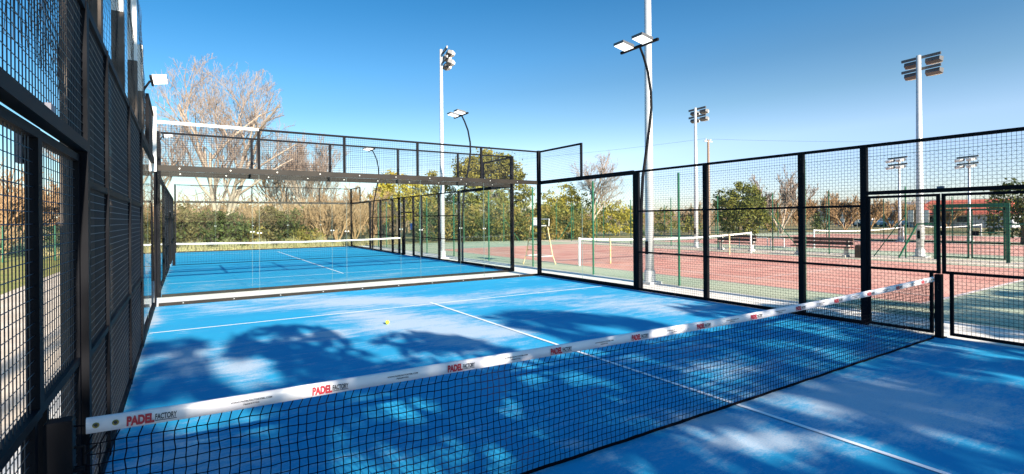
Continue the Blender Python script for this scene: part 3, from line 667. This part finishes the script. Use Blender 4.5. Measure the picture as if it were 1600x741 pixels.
# long pale building + red-roofed house
lb_ = thing('long_building', 'long low pale building behind the parked cars', 'building', (120, 43, 0))
obj('wall', MB().box(118, 126, 34, 52, 0, 2.6), M['wall'], lb_); obj('roof', MB().box(117.6, 126.4, 33.6, 52.4, 2.61, 2.95), M['wall'], lb_)
for i in range(6):
    wn = obj('window', MB().box(117.94, 117.99, 35.3+i*2.8, 36.7+i*2.8, 1.1, 2.0), M['glassdark'], lb_)
rh = thing('red_roofed_house', 'low house with wide red tiled roof at the far right', 'house', (100, 25, 0))
obj('wall', MB().box(97, 105, 19.2, 31, 0, 1.9), M['wall'], rh)
r_ = MB(); r_.v = [(96.4, 18.6, 1.92), (105.6, 18.6, 1.92), (105.6, 31.6, 1.92), (96.4, 31.6, 1.92), (101, 20.6, 4.2), (101, 29.6, 4.2)]; r_.f = [(0, 1, 4), (1, 2, 5, 4), (2, 3, 5), (3, 0, 4, 5), (3, 2, 1, 0)]
obj('roof', r_, M['rooftile'], rh)
for i in range(3): obj('window', MB().box(96.93, 96.99, 20.6+i*3.4, 21.8+i*3.4, .8, 1.6), M['glassdark'], rh)
def car(x, y, m, label, rot):
    t = thing('parked_car', label, 'car', (0, 0, 0), 'cars parked far beyond the tennis courts')
    b = MB(); prof = [(-2.1, .35), (-2.15, .75), (-1.3, .9), (-.6, 1.4), (.9, 1.42), (1.6, .95), (2.1, .85), (2.15, .35)]
    n = len(prof); 
    for w_ in (-.85, .85):
        for a, z in prof: b.v.append((a, w_*(.86 if z > 1.2 else 1), z))
    b.f.append(tuple(range(n))); b.f.append(tuple(range(n, 2*n))[::-1])
    for i in range(n): j = (i+1) % n; b.f.append((i, i+n, j+n, j))
    obj('body', b, m, t)
    for s in (-1, 1):
        wv = MB(); wv.v = [(-1.1, s*.84, .96), (1.35, s*.84, .98), (.82, s*.77, 1.34), (-.55, s*.77, 1.33)]; wv.v += [(a, b2+s*.02, c) for a, b2, c in wv.v]
        wv.f = [(0, 1, 2, 3), (4, 5, 6, 7), (0, 1, 5, 4), (1, 2, 6, 5), (2, 3, 7, 6), (3, 0, 4, 7)]; obj('side_window', wv, M['glassdark'], t)
        for a in (-1.35, 1.35): obj('wheel', MB().tube((a, s*.70, .32), (a, s*.9, .32), .32, n=14), M['tyre'], t)
    t.location = (x, y, 0); t.rotation_euler = (0, 0, rot)
car(100, 37.9, M['carwhite'], 'white car at the left of the far parked row', R(80)); car(100.5, 34.2, M['carwhite'], 'white car between the other far parked cars, behind the mast', R(75))
car(101, 41.5, M['carred'], 'dark red car at the left end behind the white one', R(85)); car(101, 30.8, M['carblue'], 'grey blue car at the right of the far parked row', R(82))
hl = MB(); xs = np.linspace(-1, 1, 60)
for i, a in enumerate(np.linspace(R(-40), R(110), 160)):
    h_ = 34+30*math.sin(a*5.1+.6)+14*math.sin(a*17)+8*math.sin(a*41)+(26 if .55 < a < .85 else 0); h_ = max(h_, 8)
    for D, hh in ((2500, -5), (2900, h_*.8), (3300, h_*1.15), (3900, -5)): hl.v.append((D*math.sin(a), D*math.cos(a), hh))
for i in range(159):
    for j in range(3): q = i*4+j; hl.f.append((q, q+4, q+5, q+1))
struct('hills', hl, M['hill'])
# ================================================================== VEGETATION
def np_mesh(name, V, Fq, m, parent=None, loc=(0, 0, 0)):
    me = bpy.data.meshes.new(name); V = V-np.array(loc); k = Fq.shape[1]
    me.vertices.add(len(V)); me.vertices.foreach_set('co', V.ravel().astype(np.float32))
    me.loops.add(Fq.size); me.loops.foreach_set('vertex_index', Fq.ravel().astype(np.int32)); me.polygons.add(len(Fq))
    me.polygons.foreach_set('loop_start', np.arange(0, Fq.size, k).astype(np.int32)); me.update(calc_edges=True)
    return link(name, me, m, parent)
def leaf_quads(C, size, jit=.4):
    n = len(C); a = nr.normal(size=(n, 3)); a /= np.linalg.norm(a, axis=1)[:, None]; b = nr.normal(size=(n, 3)); b -= (a*b).sum(1)[:, None]*a; b /= np.linalg.norm(b, axis=1)[:, None]
    s = size*nr.uniform(1-jit, 1+jit, n)[:, None]
    V = np.stack([C-a*s, C-b*s*.45, C+a*s, C+b*s*.45], 1).reshape(-1, 3); return V, np.arange(4*n).reshape(n, 4)
def clump_pts(blobs, density, clump=.55, per=26, shell=.75):
    out = []
    for (x, y, z, rx, ry, rz) in blobs:
        k = max(4, int(density*(rx*ry*rz)**(2/3)))
        d = nr.normal(size=(k, 3)); d /= np.linalg.norm(d, axis=1)[:, None]; rad = nr.uniform(shell, 1.08, k)**.7
        c = d*rad[:, None]*np.array([rx, ry, rz])+np.array([x, y, z]); c = c[c[:, 2] > .1]
        cs = nr.uniform(.5, 1.3, len(c))[:, None]
        p = np.repeat(c, per, 0)+nr.normal(size=(len(c)*per, 3))*clump*.5*np.repeat(cs, per, 0)*np.array([1, 1, .75]); out.append(p[p[:, 2] > .02])
    return np.concatenate(out)
def leafy(name, label, cat, x, y, blobs, m, leaf=.16, density=14, clump=.6, per=26, trunk=None, group=None, limbs=5, h0=.0):
    t = thing(name, label, cat, (x, y, 0), group)
    B = [(x+a, y+b, c, d, e, f_) for a, b, c, d, e, f_ in blobs]
    V, Fq = leaf_quads(clump_pts(B, density, clump, per), leaf); np_mesh('crown' if trunk else 'foliage', V, Fq, m, t, (x, y, 0))
    if trunk:
        r, h = trunk; m_ = MB(); m_.path([(x, y, 0), (x+r*.4, y, h*.5), (x-r*.2, y+r*.3, h)], r, 8, r*.6)
        for b in B[:max(limbs, len(B))]: m_.path([(x, y, h*.75), ((x+b[0])/2, (y+b[1])/2, (h+b[2])/2-.1*b[5]), (b[0], b[1], b[2]+b[5]*.3)], r*.45, 6, r*.12)
        obj('trunk', m_, M['trunk'], t)
    else:
        m_ = MB()
        for b in B: 
            for q in range(3): m_.tube((b[0]+rnd.uniform(-.2, .2), b[1], 0), (b[0]+rnd.uniform(-.5, .5)*b[3], b[1]+rnd.uniform(-.5, .5)*b[4], b[2]+b[5]*.5), .035, .01, 5)
        obj('stem', m_, M['trunk'], t)
    return t
def branches(base, height, spread, levels, seed, stems=1, r0=.2, kids=(3, 5), lean=.3, upw=.25, ratio=.62, first=.32):
    rr = random.Random(seed); segs = []
    def grow(p, d, L_, r, lv):
        n = 4 if lv < 2 else 3; q = p.copy(); dd = d.copy()
        pts = [q.copy()]
        for i in range(n):
            dd = (dd+Vector((rr.gauss(0, .11), rr.gauss(0, .11), rr.gauss(0, .06)+upw*.08*lv))).normalized()
            nq = q+dd*(L_/n); segs.append((q.copy(), nq.copy(), r*(1-.5*i/n), r*(1-.5*(i+1)/n), lv)); q = nq; pts.append(q.copy())
        if lv >= levels: return
        k = rr.randint(*kids)+(1 if lv == 0 else 0)
        for i in range(k):
            u = first+(1-first)*(i+rr.random()*.8)/k if lv < levels-1 else rr.uniform(.15, 1)
            idx = min(int(u*n), n-1); pp = pts[idx].lerp(pts[idx+1], u*n-idx)
            az = rr.uniform(0, 2*math.pi); ax = dd.orthogonal().normalized(); ax.rotate(Matrix.Rotation(az, 3, dd))
            an = rr.uniform(.35, .95)*spread; nd = (dd*math.cos(an)+ax*math.sin(an)+Vector((0, 0, upw))).normalized()
            grow(pp, nd, L_*ratio*rr.uniform(.75, 1.2), r*(.46 if lv else .6), lv+1)
    for s in range(stems):
        a = 2*math.pi*s/max(1, stems)+rr.random(); d = Vector((math.cos(a)*lean, math.sin(a)*lean, 1)).normalized() if stems > 1 else Vector((rr.gauss(0, .04), rr.gauss(0, .04), 1)).normalized()
        grow(Vector(base)+Vector((math.cos(a), math.sin(a), 0))*r0*(.8 if stems > 1 else 0), d, height*.45*rr.uniform(.85, 1.1), r0, 0)
    return segs
def seg_mesh(segs, n):
    P0 = np.array([s[0][:] for s in segs]); P1 = np.array([s[1][:] for s in segs]); R0 = np.array([s[2] for s in segs]); R1 = np.array([s[3] for s in segs])
    D = P1-P0; D /= np.linalg.norm(D, axis=1)[:, None]; ref = np.where(np.abs(D[:, 2:3]) > .9, [[1., 0, 0]], [[0, 0, 1.]]); A = np.cross(D, ref); A /= np.linalg.norm(A, axis=1)[:, None]; Bv = np.cross(D, A)
    V = []
    for P, Rr in ((P0, R0), (P1, R1)):
        for i in range(n): t = 2*math.pi*i/n; V.append(P+(A*math.cos(t)+Bv*math.sin(t))*Rr[:, None])
    V = np.stack(V, 1).reshape(-1, 3); k = len(segs); base = np.arange(k)[:, None]*2*n; F_ = []
    for i in range(n): j = (i+1) % n; F_.append(base+np.array([[i, j, n+j, n+i]]))
    return V, np.concatenate(F_)
def bare(name, label, x, y, h, spread=1, levels=4, seed=1, stems=1, r0=.2, group=None, twig='twig', kids=(3, 5), lean=.3, upw=.25, ratio=.62, tr=.012, bark='bark', first=.32, env=None):
    t = thing(name, label, 'tree', (x, y, 0), group)
    S = branches((x, y, 0), h, spread, levels, seed, stems, r0, kids, lean, upw, ratio, first)
    zmax = max(s[1].z for s in S)*(.9 if env else 1); k = h/zmax
    def sc(p): return Vector((x+(p.x-x)*k, y+(p.y-y)*k, p.z*k))
    S = [(sc(a), sc(b), max(r*k, tr), max(q*k, tr*.8), lv) for a, b, r, q, lv in S]
    if env:
        rx, cz, rz = env; S = [s for s in S if s[4] <= 1 or (((s[1].x-x)**2+(s[1].y-y)**2)/rx**2+((s[1].z-cz)/rz)**2 < 1+.12*math.sin(s[1].x*3)*math.sin(s[1].z*2.3))]
    V, F_ = seg_mesh([s for s in S if s[4] <= 1], 7); np_mesh('trunk', V, F_, M[bark], t, (x, y, 0))
    V, F_ = seg_mesh([s for s in S if s[4] > 1], 3); np_mesh('crown', V, F_, M[twig], t, (x, y, 0))
    return t
C0 = (.587, -2.944)
def at(dx, dy, D): return (C0[0]+dx*D, C0[1]+dy*D)
# bare trees behind the farther court
x, y = at(.048, .999, 43); bare('bare_tree', 'large spreading bare tree with pale branches behind the farther court', x, y, 14.4, .95, 6, 14, 4, .15, lean=.36, kids=(3, 4), tr=.007, upw=.16, env=(5.6, 7.4, 6.6))
x, y = at(-.06, 1, 41); bare('bare_tree', 'pale bare tree leaning at the far left behind the court corner', x, y, 9.5, .9, 5, 5, 2, .15, lean=.35, tr=.009)
x, y = at(.184, .983, 46); bare('bare_tree', 'pale stemmed bare tree with reddish twigs right of the large one', x, y, 9.6, .75, 5, 21, 3, .09, lean=.2, kids=(4, 5), tr=.010, twig='twig')
x, y = at(.135, .99, 47); bare('bare_tree', 'slender reddish bare tree between the two pale stemmed ones', x, y, 8.6, .7, 4, 33, 2, .14, lean=.25, tr=.015, twig='twig2')
for i, (dx, dy, D, h) in enumerate(((.235, .972, 44, 5.2), (.265, .965, 47, 5.8), (.295, .956, 50, 5.0), (.21, .978, 42, 4.5))):
    x, y = at(dx, dy, D); bare('bare_shrub', ['tawny', 'tall tawny', 'small tawny', 'low tawny'][i]+' leafless shrub, '+['left of the far court corner post', 'just right of the far court corner post', 'left of the golden conifers', 'at the foot of the pale stemmed tree'][i], x, y, h, .6, 4, 40+i, 6, .07, lean=.5, kids=(3, 5), tr=.013, twig='twig2', bark='twig2', first=.2)
x, y = at(.662, .749, 50); bare('bare_tree', 'bare tree with thick brown trunk behind the tennis net', x, y, 9.2, .95, 5, 57, 1, .17, lean=.15, kids=(4, 5), tr=.009, upw=.15, env=(3.6, 5.2, 3.6), twig='twig', bark='bark')
x, y = at(.869, .494, 62); bare('bare_tree', 'tall thin bare tree right of the round evergreen', x, y, 7.6, .6, 5, 61, 3, .12, lean=.25, kids=(3, 4), tr=.02, twig='twig')
for i, (dx, dy, D, h) in enumerate(((.79, .613, 70, 4.6), (.885, .465, 78, 6.4), (.9, .436, 82, 6.0), (.91, .41, 80, 5.8), (.925, .38, 84, 5.6), (.935, .355, 95, 4.8), (.86, .51, 75, 5.6), (.945, .326, 100, 4.5), (.955, .29, 100, 4.6))):
    x, y = at(dx, dy, D); bare('bare_tree', ['orange-brown leafless tree left of the round evergreen', 'first orange leafless tree right of the thick wall post', 'second orange leafless tree from the left in the far row', 'third orange leafless tree in the far row', 'orange leafless tree above the white panels', 'low brown leafless tree behind the long building', 'orange leafless tree beside the tall thin one', 'brown leafless tree behind the grey mast', 'brown leafless tree left of the red roof'][i], x, y, h*.88, .7, 4, 70+i, 5, .08, group='orange leafless trees in the distance', lean=.45, kids=(4, 5), tr=.028, twig='twig2', bark='twig2', first=.2)
for i, (dx, D, h) in enumerate(((.06, 39.5, 2.8), (-.065, 39.5, 2.9), (.095, 40.5, 3.2), (.172, 41, 3.0), (-.022, 40, 3.0))):
    x, y = at(dx, 1, D); bare('bare_shrub', 'leafless brown shrub '+['in the gap right of the tall green shrubs', 'in the gap left of the tall green shrubs', 'just left of the tall narrow green shrub', 'right of the last tall green shrub', 'between the two leftmost green clumps'][i]+' behind the far court', x, y, h, .7, 4, 120+i, 7, .045, lean=.55, kids=(3, 5), tr=.011, twig='twig2', bark='twig2', first=.15)
# far woods as one mass behind everything
segs = []
for i in range(150):
    a = rnd.uniform(R(-30), R(86)); D = rnd.uniform(110, 150) if a > .5 else rnd.uniform(62, 90); x, y = at(math.sin(a), math.cos(a), D); h = rnd.uniform(3.2, 5.6) if a > .5 else rnd.uniform(3.5, 6.0)
    for q in range(16):
        p = Vector((x+rnd.gauss(0, 2.2), y+rnd.gauss(0, 2.2), 0)); e = p+Vector((rnd.gauss(0, .6), rnd.gauss(0, .6), h*rnd.uniform(.6, 1))); segs.append((p, e, .06, .03, 2))
        for k in range(7):
            s = p.lerp(e, rnd.uniform(.2, 1)); segs.append((s, s+Vector((rnd.gauss(0, .8), rnd.gauss(0, .8), rnd.uniform(.2, 1.1))), .045, .02, 2))
V, F_ = seg_mesh(segs, 3); o = np_mesh('far_woods', V, F_, M['twig2']); o['kind'] = 'stuff'; o['label'] = 'leafless brown woodland along the horizon'
# evergreen shrubs behind the farther court
for i, (dx, dy, D, w_, h) in enumerate(((-.045, 1, 38, 1.7, 2.3), (-.005, 1, 38.5, 2.1, 3.5), (.035, .999, 38, 2.3, 3.1), (.085, .997, 39, 2.2, 2.0), (.118, .993, 40, 1.8, 3.7), (.15, .988, 40.5, 2.3, 3.2), (-.085, .997, 38, 2.0, 3.3), (.19, .982, 39, 1.8, 1.5), (-.125, .99, 39, 2.0, 2.6))):
    x, y = at(dx, dy, D); bl = [(rnd.uniform(-.5, .5)*w_, rnd.uniform(-.4, .4), h*.45*rnd.uniform(.8, 1.2), w_*.5, 1.2, h*.45) for k in range(4)]+[(0, 0, h*.6, w_*.45, 1.1, h*.42)]
    bl = [(a, b, c*.8, d, e, f_*.8) for a, b, c, d, e, f_ in bl]
    leafy('evergreen_shrub', ['third', 'fourth', 'fifth', 'sixth', 'seventh', 'eighth', 'second', 'ninth', 'first'][i]+' dark green shrub from the left behind the farther court', 'shrub', x, y, bl, M[('greenleaf', 'olive', 'greenleaf', 'hedge', 'olive', 'greenleaf', 'olive', 'hedge', 'greenleaf')[i]], .12, 13, .5, 24, group='dark green shrubs behind the farther court')
# dry grasses in front of the shrubs
n = 5200; gx_ = nr.uniform(-6, 14, n); gy_ = nr.uniform(32.9, 34.6, n); a = nr.uniform(0, 6.28, n); hh = nr.uniform(.25, .95, n)*(.4+.6*np.sin(gx_*1.7)**2)
V = np.stack([np.stack([gx_-.012*np.cos(a), gy_-.012*np.sin(a), 0*a], 1), np.stack([gx_+.012*np.cos(a), gy_+.012*np.sin(a), 0*a], 1), np.stack([gx_+nr.normal(0, .12, n), gy_+nr.normal(0, .12, n), hh], 1)], 1).reshape(-1, 3)
o = np_mesh('dry_grass', V, np.arange(3*n).reshape(n, 3), mat('straw', (.50, .40, .22), .9, 0, (.38, .33, .14), 3)); o['kind'] = 'stuff'; o['label'] = 'tall dry grass along the far end wall'
# conifers and stone pine
x, y = at(.338, .941, 52); leafy('conifer', 'golden green bushy conifer, left of the two beside the grey mast', 'tree', x, y, [(0, 0, 5.2, 1.9, 1.6, 1.3), (-1.2, 0, 3.9, 1.5, 1.5, 1.4), (1.3, 0, 4.2, 1.5, 1.5, 1.5), (.2, 0, 3.2, 2.4, 1.6, 1.6), (-1.9, 0, 2.6, 1.2, 1.2, 1.2), (2.2, 0, 3.0, 1.3, 1.2, 1.4)], M['yellowleaf'], .15, 16, .5, 28, (.18, 3.2))
x, y = at(.405, .914, 53); leafy('conifer', 'golden green conifer just right of the grey mast', 'tree', x, y, [(0, 0, 5.3, 1.5, 1.4, 1.3), (-.8, 0, 3.9, 1.3, 1.4, 1.5), (1.0, 0, 3.8, 1.5, 1.5, 1.5), (.1, 0, 2.8, 2.2, 1.6, 1.4)], M['pine'], .15, 16, .5, 28, (.17, 3))
x, y = at(.31, .95, 55); leafy('conifer', 'small green conifer at the left foot of the golden one', 'tree', x, y, [(0, 0, 3.9, 1.0, 1, 1.1), (0, 0, 2.6, 1.4, 1.2, 1.3), (-.6, 0, 1.8, 1.2, 1, 1.1)], M['greenleaf'], .14, 16, .45, 26, (.12, 2))
sp = [(0, 0, 7.5, 2.3, 2.2, .9), (-1.6, 0, 6.9, 1.7, 1.7, .9), (1.7, 0, 7.0, 1.8, 1.7, .9), (-2.4, 0, 6.1, 1.1, 1.2, .8), (2.7, 0, 6.3, 1.2, 1.3, .9), (-.4, 0, 6.2, 2.1, 1.6, .8), (1.3, 0, 5.6, 1.4, 1.3, .7), (3.9, 0, 4.6, 1.1, 1.0, .7), (4.3, .2, 3.8, .8, .9, .6), (-1.6, 0, 4.2, 1.4, 1.3, .9), (-2.5, 0, 3.2, 1.3, 1.2, .9), (.5, 0, 3.9, 1.6, 1.2, .9), (2.6, 0, 3.0, 1.3, 1.0, .7), (-.6, 0, 2.6, 2.0, 1.3, .9), (3.9, .2, 2.5, .9, .8, .6)]
x, y = at(.498, .867, 51); leafy('stone_pine', 'big rounded stone pine towering behind the glass corner of the farther court', 'tree', x, y, sp, M['pine'], .15, 24, .5, 34, (.28, 5.2))
# hedge row behind the tennis court: individual autumn shrubs
hd = []
for i in range(15):
    q = i/14; dx, dy = .40+(.655-.40)*q, 0; dy = math.sqrt(1-dx*dx); D = 41.5+3.0*math.sin(q*9)*.3+(2 if q > .8 else 0); x, y = at(dx, dy, D+1.5); h = 2.5+.5*math.sin(i*2.1)-(.7 if q > .75 else 0)
    bl = [(0, 0, h*.5, 1.3, 1, h*.5), (.5, .2, h*.6, .9, .9, h*.42), (-.6, -.1, h*.4, 1, .9, h*.42)]
    leafy('hedge_shrub', 'autumn tinted hedge shrub behind the tennis court, one of an even row', 'shrub', x, y, bl, M['hedge' if i % 3 else 'greenleaf'], .12, 18, .42, 26, group='hedge shrubs behind the tennis court')
for i, (dx, D, h, m_) in enumerate(((.60, 50, 4.4, 'pine'), (.622, 52, 5.3, 'yellowleaf'), (.64, 51, 4.6, 'pine'), (.70, 53, 3.6, 'yellowleaf'), (.72, 55, 3.0, 'pine'), (.757, 58, 2.9, 'pine'), (.785, 60, 2.5, 'pine'), (.68, 54, 3.6, 'yellowleaf'), (.862, 66, 2.6, 'pine'), (.895, 70, 2.2, 'greenleaf'))):
    dy = math.sqrt(1-dx*dx); x, y = at(dx, dy, D); bl = [(0, 0, h*.7, h*.28, h*.28, h*.28), (-h*.2, 0, h*.45, h*.3, h*.28, h*.34), (h*.22, 0, h*.4, h*.3, h*.28, h*.34)]
    lab = ['broad yellow green small tree right of the umpire chair', 'tallest yellow green small tree right of the umpire chair', 'green small tree touching the bare trunk on its left', 'yellow shrub tree just right of the bare trunk', 'low green shrub tree behind the glass panel edge', 'green bush left of the slim distant mast', 'green bush right of the slim distant mast', 'yellow bush behind the bare trunk', 'green bush right of the round evergreen', 'low dark green bush behind the second bench'][i]
    leafy('small_tree', lab, 'tree', x, y, bl, M[m_], .14, 16, .5, 24, (.1, h*.5), group=None)
x, y = at(.835, .55, 50); leafy('round_evergreen', 'round dense evergreen tree standing alone beyond the tennis courts', 'tree', x, y, [(0, 0, 3.2, 2.0, 2, 1.6), (-.9, 0, 2.5, 1.5, 1.5, 1.5), (1.0, 0, 2.3, 1.5, 1.5, 1.5), (0, -.3, 1.6, 2.2, 1.8, 1.4), (.6, 0, 3.6, 1.2, 1.2, 1.0)], M['roundleaf'], .13, 22, .42, 30, (.2, 1.8))
x, y = at(.977, .213, 44); leafy('dark_evergreen', 'dark evergreen tree at the right edge beyond the green gate', 'tree', x, y, [(0, 0, 2.6, 1.5, 1.5, 1.2), (.4, -.9, 2.0, 1.3, 1.4, 1.3), (0, .7, 1.6, 1.2, 1.2, 1.1)], M['greenleaf'], .13, 20, .42, 28, (.16, 1.6))
# trees and hedge at the left, beyond the lawn
for i, (x, y, h) in enumerate(((-7.5, 33, 5.0), (-10.5, 36, 5.6), (-5, 37, 4.8), (-13, 31, 5.2), (-9, 41, 6), (-15.5, 36, 6), (-3.4, 42, 5))):
    bare('bare_shrub', ['brown leafless thicket tree nearest the left gate view', 'brown leafless tree second along the left lawn', 'small brown leafless tree right of the others beyond the left lawn', 'brown leafless tree at the left photo edge beyond the lawn', 'tall brown leafless tree far behind the left lawn', 'tallest brown leafless tree at the outer left', 'brown leafless tree behind the end of the left wall'][i], x, y, h, .7, 4, 90+i, 6, .09, lean=.5, kids=(4, 5), tr=.018, twig='twig2', bark='twig2', first=.15)
# ================================================================== SHADE TREES behind the camera (their crowns throw the court's shade)
def inside(px, py, poly):
    c = np.zeros(len(px), bool); n = len(poly)
    for i in range(n):
        x0, y0 = poly[i]; x1, y1 = poly[(i+1) % n]
        cond = ((y0 > py) != (y1 > py)) & (px < (x1-x0)*(py-y0)/((y1-y0) if y1 != y0 else 1e-9)+x0); c ^= cond
    return c
POLY = {  # ground outlines of each crown's shade: (outline, coverage)
 'a': ([(.05, 6.36), (.63, 6.33), (.8, 5.46), (.86, 3.5), (1.0, 3.1), (.9, 1.2), (.9, -3), (-.05, -3)], 1.0),
 'b': ([(.95, 4.7), (1.18, 6.2), (1.78, 6.75), (2.33, 6.35), (2.52, 5.63), (2.56, 4.85), (2.91, 4.6), (3.23, 4.9), (3.72, 4.7), (4.07, 4.0), (4.35, 3.1), (4.4, 2.4), (4.6, 1.6), (4.6, -3), (.88, -3), (.88, 1.15), (1.02, 3.0), (1.35, 3.2), (1.5, 3.9), (1.3, 4.5)], 1.0),
 'c': ([(5.01, 5.2), (5.77, 5.44), (6.52, 5.0), (7.05, 4.3), (7.38, 3.33), (7.29, 2.57), (7.51, 2.02), (6.25, 1.12), (5.85, 1.39), (5.36, 2.03), (5.2, 2.63), (5.22, 3.6)], 1.0),
 'd': ([(8.68, 3.83), (9.57, 3.94), (9.93, 3.3), (9.17, 2.66), (8.39, 2.77)], .8),
 'e': ([(9.9, 3.14), (12.6, 2.8), (13.4, 1.0), (13, -5), (4.4, -5), (4.4, 1.8), (4.45, 2.6), (5.41, 1.62), (6.82, 1.52), (8.5, 2.4)], .93),
 'f': ([(13.4, 1.2), (18, 1.0), (23, .6), (23, -.2), (14, -.1)], .7), 'g': ([(13.4, -.9), (22, -1.0), (23, -2.2), (13.6, -2.2)], .8),
 'h': ([(-3.5, .6), (-.3, 1.0), (-.3, -4), (-3.5, -4)], .8), 'i': ([(-.75, 18.5), (-.2, 18.5), (-.2, 6.5), (-.75, 6.5)], .85)}
HOLES = [(5.95, .85, .75, .28, 25), (4.35, -.55, .55, .26, -50), (2.35, 1.64, .35, .3, 0), (8.9, 1.0, .6, .2, 30), (1.25, 3.9, .3, .7, 0), (7.5, .2, .5, .2, 30), (11.2, 1.6, .5, .3, 0), (11, .1, .7, .25, 10), (6.9, 2.3, .9, .22, 30), (9.2, -.6, .5, .2, 20), (3.3, 3.0, .5, .2, 0)]
groups = {0: [], 1: [], 2: [], 3: []}
for key, (poly, cov) in POLY.items():
    P_ = np.array(poly); x0, y0 = P_.min(0); x1, y1 = P_.max(0); A_ = (x1-x0)*(y1-y0); n = int(A_*92*cov)
    px, py = nr.uniform(x0, x1, n), nr.uniform(y0, y1, n); k = inside(px, py, poly)
    for hx, hy, ha, hb, ang in HOLES:
        c, s = math.cos(R(ang)), math.sin(R(ang)); u_ = ((px-hx)*c+(py-hy)*s)/ha; v_ = (-(px-hx)*s+(py-hy)*c)/hb; k &= ~((u_*u_+v_*v_ < 1))
    cl = np.sin(px*2.3+py*1.1)+np.sin(py*2.1-px*1.3)+np.sin(px*4.1+1+py*2.9)+.6*np.sin(px*7.3-py*5.7)   # gaps between leaf sprays
    thr = {1.0: -1.5, .93: -1.3}.get(cov, -.9); k &= nr.uniform(0, 1, len(px)) < 1/(1+np.exp(-(cl-thr)*2.6))
    px, py = px[k], py[k]; hz = nr.uniform(9.5, 12.5, len(px)) if key == 'i' else (6.2+2.2*np.sin(px*.9+2)+nr.uniform(-1.3, 2.2, len(px)))
    hz = np.maximum(hz, (py+6.5)/SKY)
    C = np.stack([px-SKX*hz, py-SKY*hz, hz], 1)
    gi = 0 if px.mean() < .6 else 1 if px.mean() < 5 else 2 if px.mean() < 12 else 3
    groups[gi].append(C)
names = ['leafy shade tree standing outside behind the left wall', 'leafy shade tree behind the camera, in line with the court middle', 'leafy shade tree behind the camera towards the right wall', 'leafy shade tree behind the camera beside the tennis court']
for gi, (tx, ty) in enumerate(((-1.8, -15.5), (2.6, -18), (8.6, -18.5), (16, -19))):
    C = np.concatenate(groups[gi]); t = thing('shade_tree', names[gi], 'tree', (tx, ty, 0), 'trees shading the near court')
    V, Fq = leaf_quads(C, .17); np_mesh('crown', V, Fq, M['greenleaf'], t, (tx, ty, 0))
    m_ = MB(); m_.path([(tx, ty, -.02), (tx+.1, ty, 2.5), (tx, ty+.1, 4.6)], .24, 10, .17)
    for j in range(14):
        c = C[nr.integers(len(C))]; m_.path([(tx, ty+.1, 4.4), ((tx+c[0])/2, (ty+c[1])/2, (4.6+c[2])/2+.4), tuple(c)], .09, 6, .015)
    obj('trunk', m_, M['trunk'], t)
